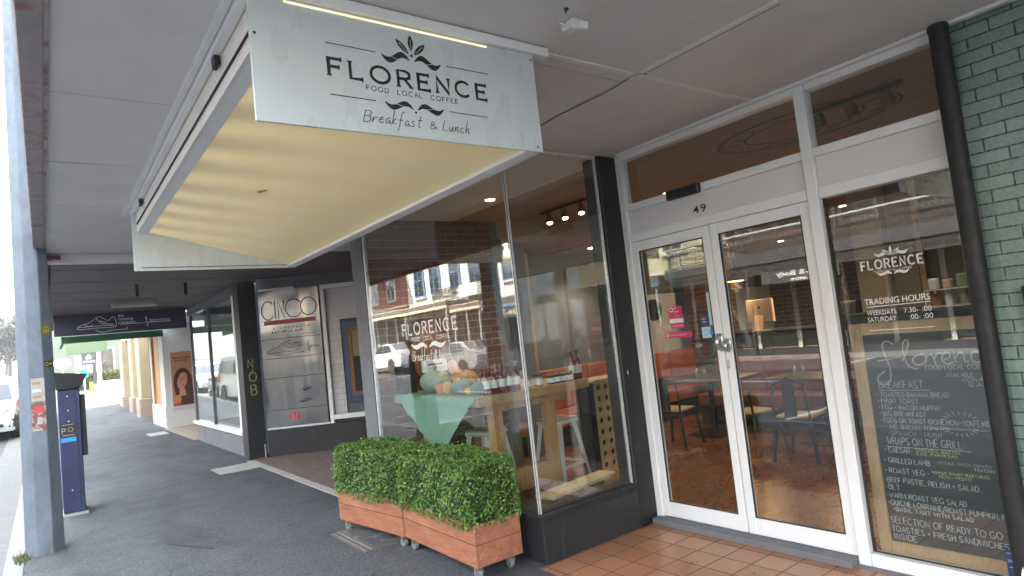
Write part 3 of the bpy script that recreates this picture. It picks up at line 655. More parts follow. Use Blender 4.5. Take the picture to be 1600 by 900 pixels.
# --- interior shell
FZ=.045
P(MB().box(2.86,12.3,3.66,6.1,-.03,FZ-.012).box(4.03,12.3,-2.2,3.659,-.03,FZ-.012).box(4.42,12.3,6.1001,7.3,-.03,FZ-.012),'floor_slab',M['concrete'])
fl=MB()
xs=[2.86,4.2,5.9,7.6,9.3,12.2]; ys=[-2.1,.55,2.25,3.95,5.65,7.2]
# floor scored in large diamonds: one sheet plus thin saw cuts
fl.quad((4.021,-2.1,FZ),(12.2,-2.1,FZ),(12.2,7.2,FZ),(4.021,7.2,FZ)); fl.quad((2.86,3.661,FZ),(4.021,3.661,FZ),(4.021,7.2,FZ),(2.86,7.2,FZ)); P(fl,'floor',M['floor_in'])
mb=MB(); pl=Plane((0,0,FZ+.002),(1,0,0),(0,1,0))
for a in np.arange(-8,14,1.24): pl.line(mb,[(4.03,a),(4.03+8.1,a+8.1*.93)],.008)
for a in np.arange(-2,22,1.24): pl.line(mb,[(4.03,a),(4.03+8.1,a-8.1*.93)],.008)
mb.v=[(x,min(max(y,-2.1),7.2),z) for x,y,z in mb.v]
P(mb,'floor_saw_cuts',M['dark_gap'])
ce=MB()
ce.box(2.72,4.5,-2.2,6.1,2.955,3.0).box(4.42,6.3,-2.2,7.3,2.956,3.0).box(6.3,12.3,-2.2,7.3,2.9565,3.01); P(ce,'ceiling',M['ceiling'])
P(MB().box(6.2,12.3,5.0,7.3,2.72,2.9535).box(4.45,6.2,5.9,7.3,2.74,2.9525),'ceiling_bulkhead',M['wall_tan'])
bw=P(MB().box(2.73,4.36,6.12,6.36,.0,2.953),'side_wall',M['brown_brick']); bw['label']='rough brown brick side wall seen through the street window'
P(MB().box(2.69,2.729,6.077,6.36,.0,2.95),'side_wall',M['grey_render'])
P(MB().box(4.36,4.5,6.1,7.4,.0,2.953),'side_wall',M['wall_grey'])
P(MB().box(4.5,8.35,7.22,7.36,.0,2.95),'end_wall',M['wall_grey'])
P(MB().box(8.35,12.3,7.22,7.36,.0,2.95),'end_wall',M['wall_grey'])
P(MB().box(8.04,12.0,7.19,7.219,.75,2.0),'white_wall_panel',M['wall_white'])
P(MB().box(12.0,12.3,-2.2,7.2,.0,2.95),'back_wall',M['brown_brick_y'])
P(MB().box(2.8,12.3,-2.3,-2.1,.0,2.95),'end_wall',M['wall_tan'])
P(MB().box(8.9,9.5,6.32,6.9,.0,2.95),'brick_column',M['brown_brick'])
P(MB().box(7.3,7.4,-2.05,3.0,.0,2.95) if False else MB().box(7.4,7.5,-2.05,2.99,.0,2.95),'wall_panel',pm('dark_olive_panel',(.11,.085,.055),.6,.1,2))
P(MB().box(7.2,7.399,2.95,3.25,.0,2.95),'timber_column',M['wall_tan'])
P(MB().box(7.30,7.36,2.62,2.67,1.3,2.95),'timber_post',M['board_frame'])
P(MB().box(5.62,5.72,7.14,7.215,1.0,2.74),'timber_post',M['board_frame'])
P(MB().box(7.33,7.399,2.69,2.94,1.3,2.1),'wall_panel',pm('olive_wall_panel',(.24,.19,.10),.6,.1,2))
# emblem drawn on the ceiling
mb=MB(); pl=Plane((4.8,2.42,2.953),(0,-1,0),(1,0,0))
for r,wd in ((.70,.02),(.665,.014),(.46,.024)): pl.ring(mb,0,0,r,wd,0,56,ry=r*.62)
for k in range(14):
    t=k*2*PI/14+.2; pl.line(mb,[(.565*math.cos(t)-.04,.35*math.sin(t)),(.565*math.cos(t)+.02,.35*math.sin(t)+.02),(.565*math.cos(t)+.05,.35*math.sin(t)-.015)],.02)
P(mb,'ceiling_emblem',M['emblem_ink'])
# upper storey
P(MB().box(2.75,12.3,-2.6,6.4,3.3,7.6),'upper_wall',M['tan_brick'])
P(MB().box(2.6,12.4,-2.7,6.45,7.6,7.85),'parapet',M['cream_render'],bevel=.03)
for yy in (-.6,2.2,5.0):
    f_=P(MB().box(2.70,2.76,yy-.6,yy+.6,4.3,6.3),'window',M['white_render'],bevel=.01); MB().box(2.690,2.699,yy-.48,yy+.48,4.42,6.18).build('pane',M['car_glass'],f_)

# green glazed brick wall and downpipe
gw=thing('glazed_brick_wall','wall of glossy pale green glazed bricks right of the menu board','wall',(4.2,-.8,0))
MB().box(3.905,4.3,-4.0,1.165,0,3.25).build('brickwork',M['green_brick'],gw)
bx=MB().box(3.86,3.9045,.55,.985,1.235,1.56); bx.build('dark_box',M['black_plastic'],gw,bevel=.006)
dp=MB().tube([(3.80,1.135,0),(3.80,1.135,2.952)],.046,20)
dpo=solo(dp,'downpipe',M['black_paint'],'round black downpipe between side window and green bricks','downpipe',smooth=True)
mb=MB()
for z in (2.925,): mb.tube([(3.80,1.135,z),(3.80,1.135,z+.02)],.049,20)
mb.build('collar',M['black_paint'],dpo,smooth=True,local=True); 
for ch in dpo.children: ch.location=-dpo.location
mb=MB().add([(3.751,1.14,.17),(3.7505,1.128,.21),(3.751,1.12,.165),(3.7505,1.131,.13)],[(0,1,2,3)])
q=mb.build('sticker',M['white_vinyl'],dpo,local=True); q.location=-dpo.location
mb=MB().add([(3.6475,3.535,1.175),(3.6475,3.535,1.16),(3.6475,3.56,1.15),(3.6475,3.56,1.19)],[(0,1,2,3)])
mb.v=[(3.70,3.518,1.21),(3.715,3.518,1.20),(3.712,3.518,1.17),(3.698,3.518,1.185)]; P(mb,'sticker',M['white_vinyl'])

# ------------------------------------------------------------------ footpath awning over the cafe
aw=thing('footpath_awning','pale flat awning over the footpath with panel joints and rusty street edge','awning',(1.9,2,2.95))
A=lambda mb,n,m,**k: mb.build(n,m,aw,**k)
js=[-4.6,-3.45,-2.29,-1.13,.03,1.19,2.35,3.51,4.67,5.83,6.99,8.13]
mb=MB()
for a,b in zip(js[:-1],js[1:]):
    mb.box(.075,.60,a+.004,b-.004,2.953,2.968)
    mb.box(.60,2.70,a+.004,b-.004,2.9535,2.968)
for a,b in zip([-4.6,-2.29,.03,2.22,4.67,6.4],[-2.29,.03,2.22,4.67,6.4,8.13]): mb.box(2.712,3.86,a+.004,b-.004,2.953,2.968)
A(mb,'soffit_panels',M['soffit'])
A(MB().box(.06,3.9,-4.6,8.15,2.972,2.99).box(.06,2.8,-4.6,8.15,3.2,3.24),'backing',M['dark_gap'])
mb=MB().box(2.69,2.722,-4.6,2.20,2.944,2.9525).box(.68,2.68,2.225,2.255,2.945,2.9522).box(2.725,3.80,2.215,2.245,2.9465,2.9522)
mb.box(3.80,3.84,-4.6,3.45,2.935,2.9525); A(mb,'cover_strip',M['soffit_strip'])
mb=MB(); pl=Plane((0,0,2.9515),(1,0,0),(0,-1,0))
pl.line(mb,[(2.71,-2.3),(2.73,-2.5),(2.71,-2.9),(2.74,-3.35)],.012); pl.line(mb,[(2.73,-2.2),(2.80,-2.23),(2.95,-2.232),(3.05,-2.235)],.009); pl.line(mb,[(2.745,-2.18),(2.742,-1.7),(2.746,-1.4)],.006)
pl.line(mb,[(.08,-4.67),(.2,-4.672),(.34,-4.667)],.006); A(mb,'opened_joint',M['dark_gap'])
A(MB().box(-.03,.058,-4.6,8.15,2.93,3.26),'edge_beam',M['rust_edge'],bevel=.006)
A(MB().box(.058,.075,-4.6,8.13,2.937,2.952),'edge_angle',pm('stained_edge_angle',(.42,.38,.38),.6,.2,9,col2=(.2,.1,.09),p=(.5,.65)))
A(MB().box(.0,2.6,8.152,8.30,2.86,3.26),'end_beam',M['soffit'],bevel=.004)
A(MB().box(-.02,.12,8.10,8.151,2.88,2.93).box(.1,.2,8.10,8.15,2.89,2.93),'end_bracket',pm('rusty_steel',(.20,.1,.085),.8,.3,12))
# long battens over the sign
A(MB().box(.592,.618,-1.0,6.12,2.928,2.9525),'batten',M['soffit_strip'])
# small security sensor and hook
t=thing('security_sensor','small white box sensor on the awning soffit','sensor',(1.955,1.93,2.95))
MB().box(1.925,1.985,1.90,1.985,2.918,2.952).build('base',M['white_paint'],t,bevel=.006)
MB().obox((1.955,1.89,2.912),(.024,0,0),(0,.03,.012),(0,-.006,.016)).build('sensor_head',M['white_paint'],t,bevel=.006)
MB().tube([(1.99,1.95,2.935),(2.02,1.955,2.945)],.006,6).tube([(1.92,1.95,2.935),(1.89,1.955,2.94)],.006,6).build('bracket',M['soffit_strip'],t)
solo(MB().box(1.845,1.86,1.855,1.868,2.944,2.952).tube([(1.852,1.86,2.945),(1.855,1.868,2.938),(1.86,1.875,2.94)],.004,6),'ceiling_hook',M['dark_metal'],'tiny dark hook on the soffit at the top of the view','hook')

# ------------------------------------------------------------------ hanging FLORENCE lightbox sign
sg=thing('hanging_sign','big white lightbox sign lettered FLORENCE with a sloping yellowed underside','sign',(1.28,4.0,2.43))
B=lambda mb,n,m,par=sg,**k: mb.build(n,m,par,**k)
x0,x1,zb,zt,y0,y1=.63,1.93,2.43,2.905,2.2,5.9
nf=B(MB().box(x0,x1,y0,y0+.012,zb,zt),'front_panel',M['sign_face'],bevel=.002)
B(MB().box(x0,x1,y1-.012,y1,zb,zt),'end_panel',M['sign_face'],bevel=.002)
B(MB().box(x1-.02,x1-.004,y0+.0125,y1-.0125,zb+.03,zt),'side_panel',M['sign_face'])
# sloping panel from the street side top to the building side bottom
sy0,sy1=y0+.0125,y1-.0125
B(MB().add([(.70,sy0,2.765),(1.895,sy0,2.452),(1.895,sy1,2.452),(.70,sy1,2.765),(.702,sy0,2.771),(1.897,sy0,2.458),(1.897,sy1,2.458),(.702,sy1,2.771)],[(0,1,2,3),(7,6,5,4),(0,4,5,1),(1,5,6,2),(2,6,7,3),(3,7,4,0)]),'yellowed_panel',M['panel'])
fr=MB()
fr.box(.665,.685,sy0,sy1,2.745,2.905); fr.prism([(.685,sy0,2.745),(.74,sy0,2.735),(.74,sy0,2.7505),(.685,sy0,2.765)],(0,sy1-sy0,0))
fr.prism([(1.86,sy0,2.440),(1.905,sy0,2.432),(1.93,sy0,2.432),(1.93,sy0,2.46),(1.905,sy0,2.4495),(1.86,sy0,2.459)],(0,sy1-sy0,0))
B(fr,'frame_rail',M['white_paint'])
B(MB().add([(1.118,4.02,2.6525),(1.15,3.93,2.6445),(1.165,3.94,2.640),(1.14,4.05,2.6468)],[(0,1,2,3)]),'stain',M['orange_print'])
B(MB().box(.655,.664,y0+.1,y1-.1,2.80,2.806).box(.68,1.86,y1-.02,y1-.0127,2.455,2.459),'frame_gap',M['dark_gap'])
B(MB().box(.622,.66,y0-.02,y1+.02,2.906,2.949).box(.80,2.02,y0-.018,y0+.03,2.906,2.949).box(.70,1.93,y1-.03,y1+.01,2.906,2.948),'top_rail',M['white_paint'],bevel=.003)
B(MB().box(.76,1.66,y0-.004,y0+.001,2.889,2.894),'light_gap',M['glow_strip'])
for yy in (2.6,3.4): pass
mb=MB()
for yy in (2.75,5.35): mb.box(.635,.66,yy,yy+.05,2.865,2.9055).tube([(.645,yy+.025,2.87),(.64,yy+.025,2.85)],.01,8)
B(mb,'cable_clip',M['dark_metal'])
mb=MB(); SG=Plane((0,y0-.0006,0),(1,0,0),(0,0,1))
for a,b in ((.648,2.751),(1.90,2.452),(1.914,2.876)): SG.disc(mb,a,b,.006)
B(mb,'screw',M['dark_metal'])
mb=MB()
hand(SG,mb,'FLORENCE',.910,2.640,.066,.0125,fit=.722,gap=.42,sx=1.12,serif=.0095)
hand(SG,mb,'FOOD . LOCAL . COFFEE',1.056,2.603,.019,.0028,fit=.42,gap=.34)
for a,b in (((.904,2.766),(1.109,2.765)),((1.434,2.763),(1.653,2.764)),((.907,2.564),(1.091,2.563)),((1.43,2.562),(1.627,2.561))): SG.line(mb,[a,b],.0034)
for sgn in (-1,1):
    leaf(SG,mb,1.271+sgn*.012,2.757 if sgn<0 else 2.757,sgn*.125,.006,.030,bend=sgn*.034)
    leaf(SG,mb,1.271+sgn*.014,2.786,sgn*.052,.052,.024)
leaf(SG,mb,1.271,2.80,0,.066,.024); SG.disc(mb,1.271,2.779,.0065)
for sgn in (-1,1): leaf(SG,mb,1.266+sgn*.010,2.549,sgn*.125,.018,.026,bend=sgn*.03)
SG.disc(mb,1.266,2.538,.005)
B(mb,'lettering',M['ink'],nf)
mb=MB()
for sgn in (-1,1):
    SG.line(mb,smooth([(1.271+sgn*.02,2.757),(1.271+sgn*.07,2.752),(1.271+sgn*.11,2.766)],5),.0022,.0012); SG.line(mb,smooth([(1.266+sgn*.02,2.549),(1.266+sgn*.06,2.557),(1.266+sgn*.11,2.567)],5),.002,.0012)
    SG.line(mb,[(1.271+sgn*.02,2.791),(1.271+sgn*.055,2.826)],.002,.0012)
SG.line(mb,[(1.271,2.805),(1.271,2.85)],.002,.0012); B(mb,'leaf_vein',M['sign_face'],nf)
mb=MB(); hand(SG,mb,'Breakfast',1.030,2.475,.046,.0032,fit=.262,gap=.12,slope=0,shear=.28,jit=.03); hand(SG,mb,'&',1.325,2.476,.032,.0028,fit=.034); hand(SG,mb,'Lunch',1.385,2.476,.044,.0032,fit=.135,gap=.12,shear=.28)
B(mb,'script_lettering',M['ink'],nf)

# nail heads, stains and cobweb wisps on the soffit
mb=MB(); pl=Plane((0,0,2.9524),(1,0,0),(0,-1,0))
for a in js[2:]:
    for x in np.arange(.15,3.8,.3):
        if .6<x<2.0 and 2.2<a<5.9: continue
        pl.disc(mb,x+random.uniform(-.01,.01),-(a+.03),.004,0,6)
nails=A(mb,'nail_heads',M['rust_edge']); nails['kind']='stuff'

# dry leaves and scraps blown against the plinth and planters
rg=np.random.default_rng(9); mb=MB()
for k in range(70):
    q=rg.random()
    if q<.45: x,y=2.66-abs(rg.normal(0,.05)),rg.uniform(3.6,7.4)
    elif q<.7: x,y=rg.uniform(2.1,2.6),rg.uniform(3.6,5.8)
    elif q<.85: x,y=rg.uniform(2.8,3.75),rg.uniform(1.6,3.45)
    else: x,y=rg.uniform(.1,2.5),rg.uniform(3,12)
    a=rg.uniform(0,2*PI); s_=rg.uniform(.008,.02); c_,n_=math.cos(a)*s_,math.sin(a)*s_; z=.0075 if x<2.62 else .009
    mb.add([(x-c_,y-n_,z),(x+n_*.5,y-c_*.5,z+.004),(x+c_,y+n_,z+.001),(x-n_*.5,y+c_*.5,z+.005)],[(0,1,2,3)])
struct(mb,'leaf_litter',pm('dry_leaf',(.20,.12,.05),.8,.4,40),'stuff')
# ------------------------------------------------------------------ entry 47A next door
nb=thing('office_entry','recessed black office entry numbered 47A with brushed steel name board','building',(3.6,10.6,0))
N=lambda mb,n,m,par=nb,**k: mb.build(n,m,par,**k)
U=Vector((.812,-.584,0)); V=Vector((0,0,1)); NV=U.cross(V)          # splayed wall, NV looks at the street
O=Vector((2.93,10.96,0))
CP=Plane(O,U,V)
def slab(a0,a1,b0,b1,h0,h1):
    mb=MB(); pts=[CP.p(a,b,h0) for a,b in ((a0,b0),(a1,b0),(a1,b1),(a0,b1))]; mb.prism(pts,NV*(h1-h0)); return mb
N(slab(-.02,2.4,0,.44,-.2,.0),'plinth',M['black_paint'])
N(slab(-.02,2.4,2.75,2.99,-.2,.0),'head_panel',M['grey_render'])
N(slab(-.02,2.4,.44,2.75,-.25,-.15),'backing',M['wall_grey'])
sb=N(slab(.0,1.01,.47,2.74,-.02,.012),'name_board',M['brushed'],bevel=.003)
N(slab(-.005,1.03,.44,.468,-.03,.02),'trim',M['alu']); N(slab(.02,.6,2.742,2.775,-.02,.02),'trim',M['alu'])
mb=MB()
for z in (1.925,1.60,1.275,.75): CP.line(mb,[(.0,z),(1.01,z)],.009,.0125)
N(mb,'board_joint',M['ink'],sb)
mb=MB(); k=.0135
for pts in (arc(.155,2.405,.105,.155,40,320,24),[(.275,2.56),(.275,2.26)],[(.325,2.26),(.325,2.56),(.425,2.26),(.425,2.56)],arc(.585,2.415,.135,.15,35,325,24),arc(.83,2.42,.13,.148,90,450,30)): CP.line(mb,pts,.017,k)
mb.v=mb.v; N(mb,'lettering',M['ink'],sb)
mb=MB(); CP.poly(mb,[(.055,2.165),(.955,2.165),(.925,2.20),(.955,2.235),(.055,2.235),(.085,2.20)],k); N(mb,'ribbon_mark',M['red_vinyl'],sb)
mb=MB()
hand(CP,mb,'RISTORANTE',.22,2.085,.03,.006,fit=.6,gap=.9,h=.0135); hand(CP,mb,'EAT DRINK BAR',.2,2.02,.03,.007,fit=.5,gap=.5,h=.0135); CP.text(mb,'UPSTAIRS',.66,1.955,.04,fit=.26,h=.0135)
# running shoe outline and small words
shoe=[[(.08,1.70),(.2,1.70),(.5,1.70),(.62,1.72),(.63,1.78),(.57,1.84),(.5,1.80),(.42,1.85),(.34,1.84),(.25,1.78),(.12,1.74),(.08,1.70)],[(.2,1.665),(.38,1.64),(.5,1.665),(.7,1.67)],[(.34,1.84),(.45,1.76),(.6,1.75)],[(.1,1.68),(.3,1.68)],[(.28,1.76),(.38,1.71)]]
for s_ in shoe: CP.line(mb,smooth(s_,4),.008,k)
CP.text(mb,'the',.44,1.865,.045,h=k); CP.text(mb,'running',.5,1.82,.055,h=k); CP.text(mb,'company.',.5,1.77,.055,h=k); CP.line(mb,[(.72,1.69),(.765,1.69),(.775,1.84),(.785,1.66),(.8,1.745),(.97,1.745)],.007,k); CP.text(mb,'launceston',.81,1.755,.033,fit=.16,h=k)
N(mb,'small_lettering',M['ink'],sb)
mb=MB(); CP.text(mb,'47A',.36,.575,.16,fit=.21,bold=.006,h=k); N(mb,'house_number',M['red_print'],sb)
mb=MB()
for a,z,l in ((.69,1.055,.09),(.66,.865,.13)):
    for s_ in (-1,1):
        mb.add([CP.p(a-l,z,.013),CP.p(a-l*.3,z+s_*.026,.024),CP.p(a+l*.4,z+s_*.02+.01,.022),CP.p(a+l,z+.022,.013),CP.p(a,z+.004,.006)],[(0,1,4),(1,2,4),(2,3,4)])
N(mb,'dent',M['brushed'],sb)
N(slab(1.04,1.10,.44,2.75,-.06,.02),'window_frame',M['white_paint']); N(slab(1.10,2.4,.50,.575,-.06,.02),'window_frame',M['white_paint']); N(slab(1.10,2.4,2.68,2.75,-.06,.02),'window_frame',M['white_paint'])
N(slab(1.10,2.4,2.15,2.68,-.13,-.1),'back_panel',M['soffit']); N(slab(1.10,1.30,.575,2.15,-.13,-.1),'back_panel',M['white_tile'])
nbd=thing('reflected_board','framed brown board with a dark blue surround, standing in for a reflection beside the steel board','reflection stand-in',(4.2,10.05,0.6))  # added solid board imitates a frame mirrored in the entry window
def fb(a0,a1,b0,b1,h0,h1,n,m): slab(a0,a1,b0,b1,h0,h1).build(n,m,nbd)
for a0,a1,b0,b1 in ((1.34,1.42,.75,2.1),(2.1,2.18,.75,2.1),(1.42,2.1,.75,.85),(1.42,2.1,2.0,2.1)): fb(a0,a1,b0,b1,-.095,-.05,'outer_frame',M['navy_print'])
for a0,a1,b0,b1 in ((1.42,1.48,.85,2.0),(2.04,2.1,.85,2.0),(1.48,2.04,.85,.91),(1.48,2.04,1.94,2.0)): fb(a0,a1,b0,b1,-.095,-.055,'inner_frame',M['brown_wood'])
fb(1.48,2.04,.91,1.5,-.095,-.08,'dark_panel',M['black_paint']); fb(1.48,2.04,1.5,1.94,-.095,-.08,'cream_panel',M['wall_tan'])
N(MB().box(4.8,5.0,6.3,10.6,0,2.95),'back_wall',M['grey_render']); N(MB().box(4.77,4.799,7.0,8.1,.02,2.2),'door',M['black_paint'],bevel=.01)
N(MB().box(2.9,12,9.5,11.2,3.0,3.28),'lintel',M['grey_render'])
N(MB().box(2.64,4.8,6.2,10.95,2.955,2.985),'porch_ceiling',M['brown_soffit'])
N(MB().box(2.62,12,6.45,15.9,3.3,8.2),'upper_wall',M['red_brick'])
N(MB().box(2.5,12,6.45,15.9,8.2,8.5),'parapet',M['cream_render'],bevel=.04)
for yy in (8,11,14):
    f_=N(MB().box(2.57,2.63,yy-.55,yy+.55,4.5,6.7),'window',M['white_render'],bevel=.01); MB().box(2.560,2.569,yy-.44,yy+.44,4.62,6.58).build('pane',M['car_glass'],f_)
pil=solo(MB().box(2.62,2.90,11.0,11.35,0,2.95),'black_pillar',M['black_paint'],'black square pillar with yellow scrawled letters left of the steel board','pillar',bevel=.006)
mb=MB(); PP=Plane((0,10.998,0),(1,0,0),(0,0,1))
hand(PP,mb,'N',2.70,1.50,.13,.014,h=.001); hand(PP,mb,'O',2.705,1.27,.15,.014,sx=.9,h=.001); hand(PP,mb,'B',2.72,1.05,.16,.014,h=.001); PP.line(mb,[(2.72,1.38),(2.78,1.47)],.012,.001)
q=mb.build('scrawl',M['graffiti'],pil,local=True); q.location=-pil.location
q=MB().box(2.86,2.875,10.985,10.999,.02,.22).build('drain_stub',M['alu'],pil,local=True); q.location=-pil.location

# ------------------------------------------------------------------ running shop
rs=thing('running_shop','shoe shop with white framed display window above a grey rendered base','building',(3.2,13.5,0))
R=lambda mb,n,m,par=rs,**k: mb.build(n,m,par,**k)
R(MB().box(2.68,2.86,11.352,15.55,0,.375),'plinth',M['grey_render'],bevel=.004); R(MB().box(2.86,4.4,15.37,15.55,0,.375),'plinth',M['grey_render'])
R(MB().box(2.60,2.88,11.36,15.60,.378,.445).box(2.88,4.4,15.40,15.60,.378,.445),'window_sill',M['white_paint'],bevel=.006)
R(MB().box(2.64,2.72,11.36,11.56,.446,2.75),'window_frame',M['white_paint'],bevel=.004); R(MB().box(2.65,2.71,13.62,13.68,.446,2.75),'window_frame',M['grey_render']); R(MB().box(2.65,2.71,15.48,15.55,.446,2.75),'window_frame',M['grey_render'])
R(MB().box(2.62,2.74,11.36,15.56,2.751,2.90),'head_rail',M['grey_render']); R(MB().box(2.74,4.4,15.45,15.55,2.751,2.90),'head_rail',M['grey_render'])
R(MB().box(2.675,2.683,11.561,13.62,.447,2.75).box(2.675,2.683,13.68,15.48,.447,2.75),'pane',M['glass']); R(MB().box(2.71,4.4,15.50,15.508,.447,2.75),'pane',M['glass'])
R(MB().box(2.9,5.5,11.4,11.5,.0,2.9).box(5.4,5.5,11.5,19.98,0,2.9),'inner_wall',M['interior_w'] if 'interior_w' in M else M['wall_white'])
R(MB().box(2.88,5.4,11.5,15.36,.30,.36),'display_floor',M['pale_wood'])
R(MB().box(2.72,5.4,11.36,19.98,2.91,2.95),'ceiling',M['shop_white'])
mb=MB()
for k in range(2): mb.tube([(2.66,12.4+1.3*k,.34),(2.66,12.4+1.3*k,.375)],.02,8)
R(mb,'vent',M['dark_metal'])
dm=thing('dress_form','grey tailor dummy in dark running clothes in the shop window','mannequin',(3.3,12.6,.36))
MB().lathe([(.14,0),(.14,.02),(.02,.03),(.02,.7)],(3.3,12.6,.36),14).build('stand',M['chrome'],dm,smooth=True)
MB().lathe([(.08,.7),(.17,.78),(.16,.95),(.13,1.05),(.17,1.22),(.19,1.35),(.12,1.45),(.06,1.5),(.055,1.58)],(3.3,12.6,.36),18,1,.7).build('torso',M['navy_print'],dm,smooth=True)

# second awning: brown boards
a2=thing('brown_awning','dark brown boarded awning beyond the pale one','awning',(1.3,12,2.9))
mb=MB()
ys2=[8.31,9.02,10.15,11.35,12.5,13.65,14.8,15.95,17.1,18.3,19.5]
for i,(a,b) in enumerate(zip(ys2[:-1],ys2[1:])): mb.box(.12,2.62,a+.012,b-.012,2.902-.0012*i,2.93)
mb.build('soffit_boards',M['brown_soffit'],a2)
MB().box(.10,2.62,8.30,19.6,2.935,2.96).build('backing',M['dark_gap'],a2)
MB().box(.0,.10,8.305,19.6,2.86,3.2).build('edge_beam',M['brown_soffit'],a2,bevel=.006)
MB().box(2.622,2.66,11.4,15.6,2.905,2.96).build('edge_beam',M['brown_soffit'],a2)
for yy,xx in ((10.6,1.13),(10.65,1.78)):
    MB().box(xx,xx+.04,yy,yy+.03,2.72,2.90).build('hanger',M['dark_metal'],a2)
tl=thing('fluorescent_light','long unlit fluorescent batten light under the brown awning','ceiling light',(1.37,12.9,2.80))
MB().box(1.02,1.68,12.85,13.0,2.86,2.90).build('case',M['lamp_case'],tl,bevel=.006)
MB().box(1.0,1.70,12.83,13.02,2.79,2.858).build('diffuser',M['lamp_case'],tl,bevel=.02,seg=3)
hs=thing('banner_sign','long navy hanging sign with a white running shoe outline','sign',(1.36,15.0,2.42))
MB().box(.20,2.5,14.98,15.06,2.47,2.885).build('board',M['purple'],hs,bevel=.004)
for xx in (.7,2.0): MB().box(xx,xx+.04,15.0,15.03,2.885,2.90).build('hanger',M['dark_metal'],hs)
HP=Plane((0,14.977,.028),(1,0,0),(0,0,1)); mb=MB()
sx,sz=.58,2.50
for s_ in ([(0,.1),(.02,.05),(.35,.06),(.62,.06),(.68,.1),(.67,.2),(.62,.27),(.54,.2),(.45,.25),(.4,.28),(.32,.26),(.2,.17),(.08,.14),(0,.1)],[(.02,.09),(.3,.1),(.65,.1)],[(.3,.02),(.42,-.03),(.6,.0),(.85,.0),(.87,.05)],[(.32,.26),(.42,.15),(.62,.12)],[(.12,.13),(.2,.1),(.26,.13)],[(.38,.2),(.5,.16)]):
    HP.line(mb,smooth([(sx+a*.95,sz+b) for a,b in s_],4),.009,.001)
HP.text(mb,'the',1.26,2.755,.085,h=.001); HP.text(mb,'running',1.26,2.685,.085,h=.001); HP.text(mb,'company.',1.26,2.615,.085,h=.001)
HP.line(mb,[(1.3,2.605),(1.74,2.605),(1.755,2.74),(1.775,2.53),(1.79,2.612),(2.2,2.612)],.009,.001); HP.text(mb,'launceston',1.82,2.635,.07,fit=.37,h=.001)
mb.build('lettering',M['white_vinyl'],hs)
HPb=MB().box(.20,2.5,14.972,14.978,2.46,2.469); HPb.build('edge_trim',M['alu'],hs)

# ------------------------------------------------------------------ white shop with poster
ws=thing('white_shop','white shopfront pier with tiled base beyond the shoe shop','building',(3.2,21.2,0))
MB().box(2.69,5.4,20.0,20.25,0,3.0).build('side_wall',M['shop_white'],ws)
MB().box(2.69,2.95,20.251,20.8,.62,3.0).build('pier',M['shop_white'],ws); MB().box(2.67,2.95,20.002,22.7,.0,.62).build('tiled_base',M['white_tile'],ws,bevel=.006)
for a,b,n_,m_ in ((20.8,20.95,'window_frame','stone_cream'),(22.3,22.5,'window_frame','stone_cream'),(22.5,22.7,'pier','shop_white')): MB().box(2.69,2.9,a,b,.621,2.75).build(n_,M[m_],ws)
MB().box(2.75,2.78,20.95,22.3,.621,2.75).build('shutter',M['orange_print'],ws); MB().box(2.69,2.95,20.8,22.7,2.751,3.0).build('fascia',M['shop_white'],ws)
MB().box(2.6,12,15.92,22.7,3.3,7.5).build('upper_wall',M['white_render'],ws)
ps=thing('framed_poster','tall orange poster of a woman in sunglasses on the white wall','poster',(3.12,19.97,.5))
MB().box(2.83,3.42,19.965,19.998,.50,2.12).build('frame',M['alu'],ps,bevel=.004)
MB().box(2.86,3.39,19.958,19.964,.58,2.09).build('sheet',M['poster_bg'],ps)
QP=Plane((0,19.957,0),(1,0,0),(0,0,1))
def art(n,m,fn): mb=MB(); fn(mb); mb.build(n,M[m],ps)
hair=smooth([(2.9,.60),(2.93,.9),(2.90,1.2),(2.95,1.48),(3.08,1.62),(3.24,1.6),(3.35,1.42),(3.38,1.1),(3.38,.60)],4)
art('printed_hair','hair_print',lambda mb: QP.poly(mb,hair,.0006))
art('printed_face','skin_print',lambda mb: QP.poly(mb,[(3.12+.13*math.cos(t)+.03*math.sin(t),1.27+.23*math.sin(t)+.02*math.cos(t)) for t in np.linspace(0,2*PI,24)[:-1]],.0012))
art('printed_neck','skin_print',lambda mb: QP.poly(mb,[(3.05,1.1),(3.17,1.06),(3.2,.85),(3.02,.85)],.0009))
def gl_(mb):
    QP.ring(mb,3.06,1.32,.055,.01,.0018); QP.ring(mb,3.2,1.34,.055,.01,.0018); QP.line(mb,[(3.115,1.335),(3.145,1.34)],.01,.0018)
    QP.line(mb,smooth([(3.13,1.33),(3.14,1.24),(3.115,1.22)],3),.006,.0018)
art('printed_glasses','hair_print',gl_)
art('printed_lips','lip_print',lambda mb: QP.disc(mb,3.14,1.15,.04,.0018,12,.016))
art('printed_flower','orange_print',lambda mb:[QP.disc(mb,2.97+.05*math.cos(t),.76+.07*math.sin(t),.06,.0014+.0002*i,10) for i,t in enumerate(np.linspace(0,5.2,6))])
art('printed_petal','red_print',lambda mb:[QP.disc(mb,2.93,.63,.035,.003),QP.disc(mb,3.0,.65,.04,.0032)])
def pw(mb): hand(QP,mb,'RITUALS OF LIGHT',2.92,1.90,.04,.012,fit=.42,h=.001); hand(QP,mb,'EYEWEAR',2.97,1.82,.045,.012,fit=.3,h=.001)
art('lettering','ink',pw)
